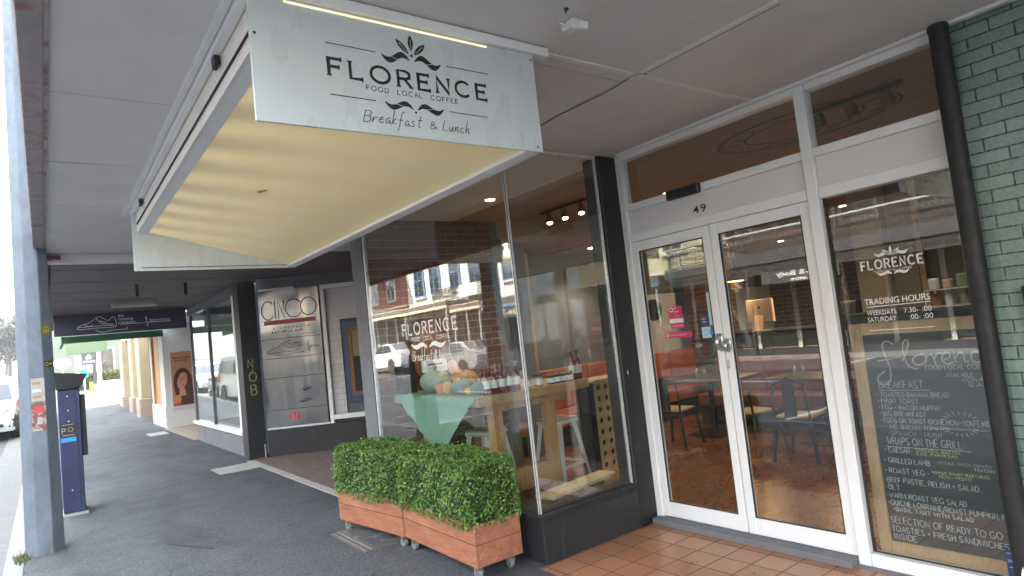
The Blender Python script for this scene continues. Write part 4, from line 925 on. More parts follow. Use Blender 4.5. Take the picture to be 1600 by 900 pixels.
# green awning beyond
a3=thing('green_awning','awning with a dark green fascia past the shoe shop sign','awning',(1.6,21.5,2.6))
MB().box(.40,2.68,19.62,19.70,2.55,2.72).build('fascia',M['green_fascia'],a3,bevel=.004); MB().box(.40,.46,19.7,23.0,2.56,2.87).build('edge_beam',M['green_fascia'],a3); MB().box(.47,2.68,19.71,23.0,2.72,2.75).build('soffit',M['soffit'],a3)
pg=solo(MB().box(.72,2.1,30.0,30.12,2.62,3.12),'pale_green_sign',M['pale_green'],'blank pale green hanging signboard under the green fascia','sign',bevel=.006)

# ------------------------------------------------------------------ stone building beyond
sbd=thing('stone_building','cream stone building with pilasters on brown stone bases','building',(3.2,28,gz(28)))
T=lambda mb,n,m,**k: mb.build(n,M[m],sbd,**k)
T(MB().box(2.95,12,22.71,33.0,0,3.0),'wall','stone_cream'); T(MB().box(2.75,12,22.71,33.0,3.0,8.4),'upper_wall','cream_render'); T(MB().box(2.5,12,22.71,33.05,8.4,8.8),'cornice','stone_cream',bevel=.05)
for yy,wd in ((24.9,.9),(27.2,.9),(30.6,1.0)):
    T(MB().box(2.62,2.95,yy,yy+wd,.75,3.0),'pilaster','stone_cream',bevel=.02); T(MB().box(2.55,2.949,yy-.06,yy+wd+.06,0,.75),'pilaster_base','stone_base',bevel=.03)
T(MB().box(2.90,2.949,23.2,24.5,.8,2.7),'window','car_glass'); T(MB().box(2.90,2.949,28.4,30.2,.6,2.7),'window','car_glass')
T(MB().box(2.72,2.95,32.2,33.04,.4,3.6),'brick_end','red_brick',bevel=.01)
# driveway, low walls, hedge, signs, far building
struct(solid_strip(2.95,16,-.1,.012,[33.06,40,46]),'driveway',pm('driveway_concrete',(.20,.195,.185),.85,.2,1.5))
lw=thing('low_wall','low white rendered wall with yellow painted end at the driveway','wall',(3.3,46,gz(46)))
g=gz(46)
MB().box(2.45,6.5,46.0,46.25,g-.1,g+.55).build('wall',M['white_render'],lw,bevel=.01); MB().box(2.2,2.449,46.0,46.3,g-.1,g+.56).build('yellow_end',M['dull_yellow'],lw,bevel=.01)
lw2=thing('low_wall','short white kerb wall with a yellow end block beside the blue sign','wall',(1.6,50,gz(50)))
g=gz(50); MB().box(1.75,2.6,50.0,50.2,g-.1,g+.5).build('wall',M['white_render'],lw2,bevel=.01); MB().box(1.5,1.749,50,50.25,g-.1,g+.5).build('yellow_end',M['dull_yellow'],lw2,bevel=.01)
fb_=thing('far_building','pale green rendered building across the driveway','building',(4,60,gz(58)))
g=gz(58)
MB().box(.6,14,58,70,g,g+7).build('wall',M['far_wall'],fb_); MB().box(.4,14.2,57.8,70,g+7,g+7.4).build('roof',M['roof_iron'],fb_)
for xx in (3.2,):
    f_=MB().box(xx,xx+1.3,57.93,58.0,g+.7,g+2.6).build('window',M['white_render'],fb_,bevel=.01); MB().box(xx+.1,xx+1.2,57.915,57.929,g+.8,g+2.5).build('pane',M['car_glass'],fb_)
py=thing('pylon_sign','charcoal pylon sign with a white leaf emblem on a white post','sign',(2.4,44,gz(44)))
g=gz(44)
MB().box(2.52,2.72,44,44.2,g,g+2.7).build('post',M['shop_white'],py,bevel=.01)
pb=MB().box(1.78,2.518,44.05,44.15,g+1.65,g+2.35).build('sign_panel',M['charcoal'],py,bevel=.006)
MB().box(2.30,2.48,44.06,44.14,g+.5,g+1.649).build('sign_leg',M['charcoal'],py)
YP=Plane((0,44.048,g),(1,0,0),(0,0,1)); mb=MB()
for a,b in ((2.14,2.16),(2.07,2.05),(2.21,2.05)): YP.ring(mb,a,b,.07,.02,.001,16)
YP.ring(mb,2.14,2.08,.04,.015,.001,12); hand(YP,mb,'GREEN GATE',1.86,1.78,.09,.022,fit=.58,h=.001); mb.build('lettering',M['white_vinyl'],pb)
bs=thing('blue_sign','small pale blue square sign on a thin white post','sign',(1.9,47,gz(47)))
g=gz(47); MB().tube([(2.0,47,g-.2),(2.0,47,g+1.1)],.04,8).build('post',M['shop_white'],bs); MB().box(1.8,2.2,46.94,46.97,g+.85,g+1.35).build('sign_panel',M['sky_blue'],bs,bevel=.01)
cs=thing('window_poster','white and pale blue advertising panel under the charcoal sign','sign',(1.9,52,gz(52)))
g=gz(52); MB().box(1.75,3.0,52,52.06,g+.9,g+2.2).build('sheet',M['white_vinyl'],cs); MB().box(1.8,2.9,51.985,51.999,g+1.35,g+1.6).build('stripe',M['pale_blue'],cs)
for xx in (1.8,2.9): MB().box(xx,xx+.06,52.01,52.05,g,g+.9).build('leg',M['alu'],cs)
ov=thing('oval_sign','white oval street sign on a post behind the blue machine','sign',(.8,36,gz(36)))
g=gz(36); MB().tube([(.72,36,g-.1),(.72,36,g+2.0)],.04,8).build('post',M['alu'],ov)
mb=MB(); OP=Plane((.72,35.95,g+1.95),(1,0,0),(0,0,1)); mb.prism([OP.p(.34*math.cos(t),.25*math.sin(t)) for t in np.linspace(0,2*PI,29)[:-1]],(0,.03,0)); mb.build('sign_panel',M['white_vinyl'],ov)
mb=MB(); OP.line(mb,[(-.2,.03),(.2,.03)],.02,.002); OP.line(mb,[(-.15,-.06),(.15,-.06)],.02,.002); mb.build('lettering',M['ink'],ov)

# ------------------------------------------------------------------ pole and ticket machine at the kerb
px,py_=-.055,7.78
pt=thing('power_pole','faceted galvanised pole with torn posters at the kerb','pole',(px,py_,0))
mb=MB()
def octo(z): 
    r=.165-.006*z; return [(px+r*math.cos(t),py_+r*math.sin(t),z) for t in np.arange(8)*PI/4+PI/8]
zs=[0,2,4,6.2,9.5]; ring=[octo(z) for z in zs]; vs_=sum(ring,[]); fs=[(i*8+k,i*8+(k+1)%8,(i+1)*8+(k+1)%8,(i+1)*8+k) for i in range(4) for k in range(8)]+[tuple(range(32,40))]
mb.add(vs_,fs).build('shaft',M['pole'],pt,bevel=.006)
# posters wrap the facet that faces the camera
f0=Vector(octo(0)[5]); f1=Vector(octo(0)[6])
c0=Vector(octo(1.5)[5]); c1=Vector(octo(1.5)[6]); tilt=(Vector(octo(2)[5])+Vector(octo(2)[6])-f0-f1).normalized()
u_=(f1-f0).normalized(); 
FP=Plane((f0+f1)/2,u_,tilt)
def onpole(n,m,a0,a1,b0,b1,h,lab=None):
    mb=MB(); FP.rect(mb,a0,a1,b0,b1,h); o=mb.build(n,M[m],pt); 
    if lab: o['label']=lab
onpole('poster','paper',-.045,.06,1.44,1.66,.002,'torn cream poster'); onpole('poster','paper_red',-.05,.062,1.16,1.43,.003,'torn red poster')
for b in (1.47,1.53,1.6): onpole('poster_print','pale_blue' if b==1.53 else 'sun_faded_orange',-.035,.03,b,b+.025,.0035)
onpole('poster_print','paper',-.05,.03,1.16,1.18,.004); onpole('poster_print','red_vinyl',-.03,.05,1.33,1.39,.0042); onpole('poster_print','paper',-.01,.03,1.22,1.29,.0042)
f2=Vector(octo(0)[7]); t2=(Vector(octo(2)[6])+Vector(octo(2)[7])-f1-f2).normalized(); FQ=Plane((f1+f2)/2,(f2-f1).normalized(),t2)
mb=MB(); FQ.disc(mb,-.01,2.12,.058,.002,20); mb.build('round_sticker',M['dull_yellow'],pt)
mb=MB(); FQ.ring(mb,-.01,2.12,.05,.006,.003); FQ.disc(mb,-.03,2.135,.007,.003); FQ.disc(mb,.01,2.135,.007,.003); FQ.line(mb,arc(-.01,2.115,.03,.03,200,340),.005,.003); mb.build('sticker_print',M['ink'],pt)
mb=MB(); FQ.rect(mb,-.045,.045,1.76,1.82,.002); mb.build('sticker',M['ink'],pt); mb=MB(); FQ.ring(mb,-.02,1.79,.016,.007,.003); FQ.rect(mb,.01,.035,1.78,1.8,.003); mb.build('sticker_print',M['yellow_print'],pt)
mb=MB(); 
for z in (.55,1.95,3.0): 
    r=[Vector(p) for p in octo(z)]; c=Vector((px,py_,z)); rr=[c+(p-c)*1.012 for p in r]
    mb.add([p-Vector((0,0,.012)) for p in rr]+[p+Vector((0,0,.012)) for p in rr],[(k,(k+1)%8,8+(k+1)%8,8+k) for k in range(8)])
mb.build('band',M['pole'],pt)
tm=thing('ticket_machine','navy blue parking ticket machine with a dark slanted hood beside the pole','ticket machine',(.24,9.62,0))
MB().box(.125,.345,9.42,9.85,.03,1.50).build('cabinet',M['blue_metal'],tm,bevel=.008)
MB().box(.10,.37,9.40,9.88,-.02,.03).build('base',M['concrete'],tm)
MB().prism([(.115,9.38,1.503),(.35,9.38,1.503),(.43,9.36,1.67),(.09,9.36,1.72)],(0,.5,0)).build('hood',M['black_plastic'],tm,bevel=.006)
MB().box(.3455,.40,9.50,9.80,.68,1.42).build('side_panel',M['black_plastic'],tm,bevel=.006)
MB().box(.2955,.3005,9.412,9.4195,.05,1.48).build('door_seam',M['dark_gap'],tm)
TP=Plane((0,9.418,0),(1,0,0),(0,0,1))
mb=MB(); TP.rect(mb,.135,.285,.935,1.10,.001); mb.build('label_panel',M['ink'],tm)
mb=MB(); hand(TP,mb,'P',.15,.98,.06,.010,h=.002); 
for z in (1.08,.955): TP.line(mb,[(.15,z),(.27,z)],.008,.002)
TP.ring(mb,.235,1.02,.025,.006,.002,12); mb.build('label_print',M['paper'],tm)
mb=MB(); TP.rect(mb,.135,.285,.875,.925,.001); mb.build('blue_strip',M['sky_blue'],tm)
for z in (1.42,1.25,1.12,.3): 
    mb=MB(); TP.disc(mb,.22,z,.008,.002,8); mb.build('rivet',M['white_vinyl'],tm)
wd=MB(); 
for k in range(60):
    a=random.uniform(0,2*PI); l=random.uniform(.04,.1); x,y=-.235+random.gauss(0,.025),7.6+random.gauss(0,.07)
    wd.add([(x-.006,y,0),(x+.006,y,0),(x+l*.6*math.cos(a),y+l*.6*math.sin(a),l)],[(0,1,2)])
struct(wd,'weeds',M['hedge_leaf'],'stuff')
# ------------------------------------------------------------------ buildings across the street (seen in the glass)
def lace(mb,y0,y1,z0,z1,x,step=.16):
    """pierced iron panel: rings and scrolls between rails, all x-thick"""
    n=max(1,int((y1-y0)/step)); pl=Plane((x,0,0),(0,1,0),(0,0,1))
    for zz in (z0,z1): mb.box(x-.02,x+.02,y0,y1,zz-.02,zz+.02)
    h=(z1-z0)
    for i in range(n):
        a=y0+(i+.5)*(y1-y0)/n
        mb.box(x-.012,x+.012,a-step/2-.012,a-step/2+.012,z0,z1)
        pl.ring(mb,a,z0+h*.3,min(step,.5*h)*.36,.03,.0,8); pl.ring(mb,a,z0+h*.72,min(step,.5*h)*.34,.03,.0,8); pl.line(mb,[(a-step*.4,z0),(a+step*.4,z1)],.022)
def opp(label,y0,y1,h,wall,trim,wins,sill_z,win_h,ww=1.0,frame='white_render',par='cream_render',shop='slate_panel',aw=None):
    t=thing('street_building',label,'building',(-17,(y0+y1)/2,gz(y0)),group=None)
    g=gz((y0+y1)/2)
    MB().box(-26,-14,y0,y1,g,g+h).build('wall',M[wall],t)
    MB().box(-26.1,-13.8,y0-.0,y1+.0,g+h,g+h+.35).build('parapet',M[par],t,bevel=.05)
    MB().box(-13.999,-13.93,y0+.3,y1-.3,g+.1,g+2.75).build('shop_window',M[shop],t)
    n=max(2,int((y1-y0)/1.6)); 
    for i in range(n+1):
        a=y0+.2+i*(y1-y0-.4)/n; MB().box(-13.93,-13.86,a-.07,a+.07,g+.0,g+2.9).build('shop_mullion',M[frame],t)
    MB().box(-13.999,-13.88,y0,y1,g+3.35,g+3.5).build('string_course',M[trim],t,bevel=.02)
    for a in wins:
        f=MB().box(-13.999,-13.9,a-ww/2-.12,a+ww/2+.12,g+sill_z-.12,g+sill_z+win_h+.14).build('window',M[frame],t,bevel=.02)
        MB().box(-13.91,-13.893,a-ww/2,a+ww/2,g+sill_z,g+sill_z+win_h).build('pane',M['car_glass'],f); MB().box(-13.893,-13.87,a-ww/2,a+ww/2,g+sill_z+win_h*.5-.03,g+sill_z+win_h*.5+.03).box(-13.892,-13.87,a-.025,a+.025,g+sill_z,g+sill_z+win_h).build('sash_bar',M[frame],f)
        MB().box(-13.98,-13.8,a-ww/2-.2,a+ww/2+.2,g+sill_z-.2,g+sill_z-.121).build('sill',M[trim],f)
    if aw:
        x1,z0,z1,m=aw
        MB().box(-13.86,x1+.05,y0+.05,y1-.05,g+z0+.15,g+z1-.03).build('awning_roof',M['brown_soffit'],t); MB().box(x1,x1+.045,y0+.05,y1-.05,g+z0,g+z1).build('awning_fascia',M[m],t,bevel=.01)
        k=max(2,int((y1-y0)/3.5))
        for i in range(k+1):
            a=y0+.3+i*(y1-y0-.6)/k; MB().tube([(x1-.1,a,g),(x1-.1,a,g+z0+.1)],.06,8).build('awning_post',M['lace'],t,smooth=True)
    return t,g
# 1: dark verandah with iron lace opposite the doors
t,g=opp('brown two storey verandah shop with pale iron lace balcony, reflected in the double doors',5.5,15.4,7.2,'tan_brick','stone_cream',(7.2,9.5,11.8,14.0),4.2,1.7,par='stone_base')
MB().box(-13.8,-11.0,5.6,15.3,3.02,3.22).build('balcony_floor',M['charcoal'],t); MB().box(-13.8,-10.85,5.6,15.3,5.9,6.05).build('balcony_roof',M['roof_iron'],t); MB().box(-10.999,-10.93,5.6,15.3,2.95,3.32).build('fascia',M['charcoal'],t)
mb=MB(); lace(mb,5.7,15.2,3.36,3.95,-11.0); mb.build('iron_lace',M['lace_dark'],t); MB().box(-11.04,-10.96,5.7,15.2,3.975,4.03).build('balcony_rail',M['lace'],t)
mb=MB(); lace(mb,5.7,15.2,2.62,2.93,-11.0); mb.build('iron_frieze',M['lace_dark'],t)
for a in (5.75,8.9,12.0,15.1): MB().tube([(-11.05,a,0),(-11.05,a,5.9)],.07,10).build('verandah_post',M['lace_dark'],t,smooth=True)
for a in (10.6,11.6,7.6): MB().box(-13.85,-13.6,a-.16,a+.16,7.5,8.9).build('chimney',M['white_render'],t,bevel=.03)
sn=MB().box(-10.95,-10.90,8.9,11.4,2.25,2.62).build('shop_sign',M['charcoal'],t)
mb=MB(); pl=Plane((-10.897,0,0),(0,1,0),(0,0,1)); pl.text(mb,'Skin & Body',9.35,2.46,.2,fit=1.5,bold=.004); pl.text(mb,'Centre',9.75,2.29,.17,fit=.65,bold=.004); mb.build('lettering',M['white_vinyl'],sn)
# 2: cream building, blue awning
t,g=opp('cream rendered shop with a blue awning and white ringed lettering',15.5,24.2,7.6,'cream_render','white_render',(17.2,19.8,22.4),4.4,1.9,aw=(-10.9,2.75,3.2,'blue_trim'),shop='wall_grey')
sn=MB().box(-10.853,-10.82,16.0,20.0,2.42,2.78).build('shop_sign',M['charcoal'],t)
mb=MB(); pl=Plane((-10.817,0,0),(0,1,0),(0,0,1)); pl.text(mb,'PREEMAN',16.6,2.5,.26,fit=1.7,bold=.004); pl.ring(mb,16.3,2.6,.13,.035); pl.ring(mb,16.3,2.6,.06,.03); mb.build('lettering',M['white_vinyl'],sn)
sn=MB().box(-10.853,-10.82,21.2,23.0,2.3,2.78).build('shop_sign',M['charcoal'],t)
mb=MB(); pl.text(mb,'36-38',21.4,2.42,.34,fit=1.3,bold=.004); mb.build('lettering',M['cream_render'],sn)
# 3 and 4: white render with blue window surrounds
t,g=opp('narrow white rendered shop with tall pale windows',24.3,27.2,8.0,'white_render','white_render',(25.7,),4.3,2.1,frame='blue_trim',aw=(-11,2.8,3.15,'cream_render'))
t,g=opp('cream white rendered shop with blue window surrounds and lattice balcony mirrored in the street window',27.3,37.2,7.6,'white_render','white_render',(28.9,31.1,33.4,35.4),4.2,1.9,frame='blue_trim',aw=(-11,2.85,3.25,'cream_render'))
mb=MB(); lace(mb,30.0,32.8,g+3.5,g+4.2,-13.3,.14); mb.build('lattice_balcony',M['lace_dark'],t); MB().box(-13.9,-13.25,29.95,32.85,g+3.42,g+3.49).build('balcony_floor',M['white_render'],t)
MB().box(-13.9,-13.35,28.0,29.8,g+3.5,g+4.2).build('window_box',M['white_render'],t,bevel=.02)
mb=MB(); pl=Plane((-13.99,0,0),(0,1,0),(0,0,1)); pl.line(mb,smooth([(36.6,g+5.9),(36.2,g+5.2),(36.6,g+4.6)],4),.12); pl.ring(mb,35.0+1.25,g+4.9,.2,.06); mb.build('wall_ornament',M['lace'],t)
# 5: red brick with two storey verandah
t,g=opp('red brick corner building with a green grey two storey iron verandah and red roof',37.3,48.5,7.0,'red_brick','stone_cream',(39.4,42.2,45.4),4.0,2.0,par='white_render')
MB().box(-13.85,-11.6,37.5,43.5,g+3.0,g+3.2).build('balcony_floor',M['lace'],t)
MB().prism([(-13.85,37.5,g+6.4),(-11.4,37.5,g+5.6),(-11.4,37.5,g+5.7),(-13.85,37.5,g+6.55)],(0,6,0)).build('verandah_roof',M['roof_iron'],t)
mb=MB(); lace(mb,37.6,43.4,g+3.35,g+4.15,-11.6); mb.build('iron_lace',M['lace'],t); mb=MB(); lace(mb,37.6,43.4,g+5.15,g+5.55,-11.6); mb.build('iron_frieze',M['lace'],t)
for a in (37.6,39.5,41.5,43.4): MB().tube([(-11.6,a,g),(-11.6,a,g+5.6)],.06,8).build('verandah_post',M['lace'],t,smooth=True)
MB().prism([(-26,37.3,g+7.4),(-13.9,37.3,g+7.4),(-20,37.3,g+10)],(0,11.2,0)).build('roof',M['roof_red'],t)
t,g=opp('long tan brick block at the far end of the opposite row',48.6,70,8.2,'tan_brick','stone_cream',(51,54,57,60,63,66),4.3,1.9,aw=(-11,2.9,3.3,'cream_render'))
t,g=opp('grey rendered shop opposite the menu board',-2.5,5.4,7.4,'grey_render','white_render',(-.8,1.6,3.9),4.3,1.8,aw=(-11,2.8,3.3,'charcoal'))
t,g=opp('white rendered shop with a green awning, furthest behind the viewer',-16,-2.6,7.9,'cream_render','white_render',(-13,-10,-7,-4),4.3,1.8,aw=(-11,2.8,3.2,'green_fascia'))
t=thing('parking_sign','pale blue parking sign on a post across the road','sign',(-10.8,9.6,0))
MB().tube([(-10.8,9.3,-.05),(-10.8,9.3,2.9)],.035,8).build('post',M['alu'],t,smooth=True); sp=MB().box(-10.78,-10.76,9.1,9.5,2.2,2.8).build('sign_panel',M['pale_blue'],t)
mb=MB(); pl=Plane((-10.757,0,0),(0,1,0),(0,0,1)); hand(pl,mb,'P',9.2,2.42,.28,.05); mb.build('lettering',M['blue_trim'],sp)

# ------------------------------------------------------------------ vehicles
def car_proto(nm,paint,prof,roofz,W,L,wins,wheels,wr,extra=None,label='',cat='car'):
    """prof: side outline (l,z) from front; car faces -y, origin at front centre on the ground"""
    t=thing(nm,label,cat,(0,0,0))
    def xw(z,l):
        k=1-.16*max(0,(z-.95)/(roofz-.95))**1.3
        e=min(l,L-l); k*=1-.10*max(0,1-e/.55)**2
        return W/2*k
    bm=MB(); n=len(prof); cols=[-1,-.93,-.6,0,.6,.93,1]
    P=[]
    for c in cols:
        sh=.035 if abs(c)==1 else 0
        for l,z in prof:
            zz=z; ll=l
            cz=sum(p[1] for p in prof)/n; cl=L/2
            if abs(c)==1: zz=z+(cz-z)*.05; ll=l+(cl-l)*.015
            P.append((c*xw(z,l),ll,zz))
    F=[]
    m=len(cols)
    for i in range(m-1):
        for j in range(n): F.append((i*n+j,i*n+(j+1)%n,(i+1)*n+(j+1)%n,(i+1)*n+j))
    F.append(tuple(range(n))); F.append(tuple((m-1)*n+j for j in range(n))[::-1])
    bm.add(P,F); body=bm.build('body',paint,t,local=True,smooth=True,angle=math.radians(32))
    def panel(name,m_,pts,par=t): # pts (x,l,z)
        mb=MB(); mb.add(pts,[tuple(range(len(pts)))]); return mb.build(name,m_,par,local=True)
    for wn_,kind,pp in wins:
        if kind=='cross':
            (l0,z0),(l1,z1)=pp; off=.012
            a0=xw(z0,l0)*.90; a1=xw(z1,l1)*.88; dn=Vector((0,-(z1-z0),(l1-l0))).normalized(); 
            if dn.z<0 and l0<L/2: dn=-dn
            if l0>L/2: dn=Vector((0,abs(z1-z0),abs(l1-l0))).normalized()
            o=dn*off
            panel(wn_,M['car_glass'],[(-a0,l0+o.y,z0+o.z),(a0,l0+o.y,z0+o.z),(a1,l1+o.y,z1+o.z),(-a1,l1+o.y,z1+o.z)])
        else:
            for s in (-1,1): panel(wn_,M['car_glass'],[(s*(xw(z,l)+.012),l,z) for l,z in pp])
    for l in wheels:
        for s in (-1,1):
            x0=s*(W/2-.21); x1=s*(W/2-.005)
            tm_=MB().tube([(x0,l,wr),(x0+s*.03,l,wr),(x1-s*.03,l,wr),(x1,l,wr)],[wr*.9,wr,wr,wr*.9],22); w_=tm_.build('wheel',M['tyre'],t,local=True,smooth=True)
            MB().tube([(x1-s*.01,l,wr),(x1+s*.004,l,wr)],[wr*.62,wr*.55],16).build('rim',M['chrome'],w_,local=True)
            ar=MB(); ar.tube([(s*(W/2-.12),l,wr+.02),(s*(W/2+.004),l,wr+.02)],wr+.05,22); ar.build('wheel_arch',M['tyre'],t,local=True)
    for s in (-1,1):
        MB().obox((s*(W/2+.07),extra.get('mir',1.35) ,extra.get('mirz',.98)),(.09,0,0),(0,.05,0),(0,0,.07)).build('mirror',paint,t,local=True,bevel=.02)
        hl=extra['hl']; panel('headlight',M['headlamp'],[(s*x,l,z) for x,l,z in hl])
        tl_=extra['tl']; panel('taillight',M['red_print'],[(s*x,l,z) for x,l,z in tl_])
    for nme,m_,pts in extra.get('panels',[]): panel(nme,m_,pts)
    return t
# white van facing the camera
vp=[(.06,.30),(.0,.42),(-.02,.62),(.02,.90),(.10,1.05),(.42,1.20),(.95,1.78),(1.15,1.90),(1.6,1.96),(3.0,1.98),(4.9,1.96),(5.05,1.85),(5.1,1.2),(5.1,.45),(5.0,.28),(2.5,.24)]
van=car_proto('parked_van',M['car_white'],vp,1.98,1.88,5.1,[('windscreen','cross',((.47,1.25),(.93,1.74))),('rear_window','cross',((5.1,1.25),(5.06,1.75))),('side_window','side',[(.75,1.25),(1.1,1.72),(1.9,1.75),(1.9,1.22)]),('side_window','side',[(2.05,1.22),(2.05,1.75),(4.7,1.75),(4.8,1.25)])],(.95,4.1),.34,
  dict(mir=.75,mirz=1.25,hl=[(.52,-.035,.80),(.88,.03,.86),(.90,.07,1.02),(.66,-.0,.95)],tl=[(.80,5.115,.85),(.90,5.08,.85),(.90,5.08,1.3),(.82,5.115,1.3)],
  panels=[('grille',M['black_plastic'],[(-.50,-.032,.60),(.50,-.032,.60),(.52,-.03,.74),(-.52,-.03,.74)]),('grille',M['black_plastic'],[(-.48,-.022,.80),(.48,-.022,.80),(.5,.0,.9),(-.5,.0,.9)]),('lower_grille',M['black_plastic'],[(-.6,-.012,.44),(.6,-.012,.44),(.58,-.03,.54),(-.58,-.03,.54)]),('chrome_bar',M['chrome'],[(-.5,-.036,.755),(.5,-.036,.755),(.5,-.03,.785),(-.5,-.03,.785)]),
   ('fog_light',M['black_plastic'],[(.70,-.018,.42),(.86,.03,.42),(.88,.03,.66),(.80,-.02,.66)]),('fog_light',M['black_plastic'],[(-.70,-.018,.42),(-.86,.03,.42),(-.88,.03,.66),(-.80,-.02,.66)]),('number_plate',M['white_vinyl'],[(-.18,-.045,.50),(.18,-.045,.50),(.18,-.045,.60),(-.18,-.045,.60)]),('permit_sticker',M['pale_green'],[(.42,.74,1.55),(.58,.74,1.55),(.57,.83,1.65),(.43,.83,1.65)])]),
  'white van parked at the kerb facing the camera beside the pole','van')
van.location=(-1.62,24.9,gz(25)-.12)
sedan=[(.05,.32),(-.0,.5),(.05,.68),(.3,.78),(1.15,.95),(1.95,1.40),(2.5,1.47),(3.2,1.44),(3.85,1.12),(4.25,1.05),(4.4,.85),(4.38,.4),(4.25,.28),(2.2,.22)]
sx_=dict(mir=1.45,mirz=1.0,hl=[(.50,.06,.60),(.80,.16,.62),(.80,.28,.74),(.52,.16,.72)],tl=[(.55,4.41,.75),(.82,4.33,.75),(.80,4.30,.95),(.58,4.38,.95)],
  panels=[('grille',M['black_plastic'],[(-.42,-.005,.42),(.42,-.005,.42),(.46,.015,.58),(-.46,.015,.58)]),('number_plate',M['white_vinyl'],[(-.18,-.02,.44),(.18,-.02,.44),(.18,-.015,.54),(-.18,-.015,.54)]),('number_plate',M['white_vinyl'],[(-.18,4.42,.6),(.18,4.42,.6),(.18,4.43,.7),(-.18,4.43,.7)])])
sw=[('windscreen','cross',((1.2,.98),(1.93,1.38))),('rear_window','cross',((3.82,1.14),(3.25,1.42))),('side_window','side',[(1.45,1.0),(2.0,1.36),(2.5,1.41),(2.5,1.0)]),('side_window','side',[(2.58,1.0),(2.58,1.41),(3.15,1.38),(3.6,1.08)])]
def mk_sedan(nm,mat,label,x,y,rz,group=None,base=-.12):
    t=car_proto(nm,M[mat],sedan,1.47,1.78,4.4,sw,(.85,3.4),.32,sx_,label); t.location=(x,y,gz(y)+base); t.rotation_euler.z=rz
    if group: t['group']=group
    return t
GC='cars parked along the opposite kerb'
mk_sedan('parked_car','car_white','white car behind the white van on the same kerb',-1.5,33.5,0)
mk_sedan('parked_car','car_silver','silver car further back beyond the white car and van',-1.5,41,0)
mk_sedan('parked_car','car_white','white hatchback mirrored in the street window left of the pumpkins',-9.5,32.8,PI,GC)
mk_sedan('parked_car','car_dark','dark car parked across the road, mirrored at the far left of the street window',-9.5,39.5,PI,GC)
mk_sedan('parked_car','car_silver','silver car parked across the road by the blue awning',-9.5,26.0,PI,GC)
mk_sedan('parked_car','car_dark','dark car parked across the road opposite the doors',-9.5,17.5,PI,GC)
mk_sedan('parked_car','car_dark','dark car parked across the road by the grey shop, behind the viewer',-9.5,1.0,PI,GC)
sc=thing('parked_scooter','black motor scooter parked between the white van and the pole','scooter',(-.75,30.5,gz(30.5)-.12))
sc_=MB(); sc_l=lambda mb,n,m,par=sc,**k: mb.build(n,M[m],par,local=True,**k)
for y in (0,1.25):
    w_=sc_l(MB().tube([(-.06,y,.25),(.06,y,.25)],.25,18),'wheel','tyre'); sc_l(MB().tube([(-.065,y,.25),(.065,y,.25)],.13,12),'rim','chrome',w_)
sc_l(MB().ell((0,.75,.55),(.2,.75,.26)),'body','car_dark',smooth=True); sc_l(MB().ell((0,.95,.82),(.16,.42,.09)),'seat','black_plastic',smooth=True); sc_l(MB().bar((0,.05,.3),(0,.3,1.05),.22,.06),'leg_shield','car_dark'); sc_l(MB().tube([(-.35,.35,1.05),(0,.28,1.02),(.35,.35,1.05)],.02,8),'handlebar','chrome'); sc_l(MB().ell((0,.2,.95),(.1,.08,.1)),'headlight','headlamp',smooth=True)

# ------------------------------------------------------------------ trees and hills at the end of the street
def tree(label,x,y,h,r,seed,dens=420,leafm_='tree_leaf',group='trees at the far end of the street'):
    rg=np.random.default_rng(seed); z0=gz(y)
    t=thing('street_tree',label,'tree',(x,y,z0),group)
    tr=MB(); tr.tube([(0,0,-.3),(.1,0,h*.25),(0,.1,h*.5)],[h*.028,h*.022,h*.014],8); tips=[]
    for k in range(9):
        a=rg.uniform(0,2*PI); l=rg.uniform(.5,1)*r; zz=h*rg.uniform(.22,.5); e=(l*math.cos(a),l*math.sin(a),zz+h*rg.uniform(.15,.42)); m=(e[0]*.45,e[1]*.45,zz+(e[2]-zz)*.6)
        tr.tube([(0,0,zz),m,e],[h*.012,h*.008,h*.002],5); tips.append(e)
        for q in range(3):
            f=tuple(e[i]*.75+rg.normal(0,r*.22) for i in (0,1))+(e[2]+rg.normal(0,h*.06),); tr.tube([m,f],[h*.005,h*.0015],4); tips.append(f)
    tr.build('trunk',M['bark'],t,local=True,smooth=True)
    vs=[];fs=[]
    for e in tips:
        for q in range(dens//36):
            c=np.array(e)+rg.normal(0,r*.17,3); s=h*.026*rg.uniform(.6,1.5); u=rg.normal(0,1,3); u/=np.linalg.norm(u); v=np.cross(u,rg.normal(0,1,3)); v/=np.linalg.norm(v); n=len(vs)
            vs+= [tuple(c-u*s),tuple(c+v*s*.6),tuple(c+u*s),tuple(c-v*s*.6)]; fs.append((n,n+1,n+2,n+3))
    MB().add(vs,fs).build('crown',M[leafm_],t,local=True)
for i,(x,y,h,r,l) in enumerate([(-3.4,104,7.0,3.4,'bushy grey green tree just above the white van roof'),(.6,100,8.2,3.4,'tall tree directly left of the pole behind the van'),(-7.5,96,6.0,3.4,'broad tree at the left edge of the view down the street'),(5.5,112,9.5,3.6,'big tree hidden behind the pole at the street end'),(-4.5,126,9.5,4.4,'tallest hazy tree at the end of the street'),(-11,135,9,4.4,'hazy round tree at the far left on the hill'),(9.5,106,9.5,3.2,'tree showing between the pole and the oval sign')]):
    tree(l,x,y,h,r,50+i,4200)
hb=MB(); n=40
for i in range(n):
    pass
pts=[]
for j in range(6):
    for i in range(n+1):
        x=-260+520*i/n; yy=170+40*j; z=gz(150)+(j/5)**.7*(17+6*math.sin(i*.55)+3*math.sin(i*1.7+1))-2; pts.append((x,yy,z))
hb.add(pts,[(j*(n+1)+i,j*(n+1)+i+1,(j+1)*(n+1)+i+1,(j+1)*(n+1)+i) for j in range(5) for i in range(n)])
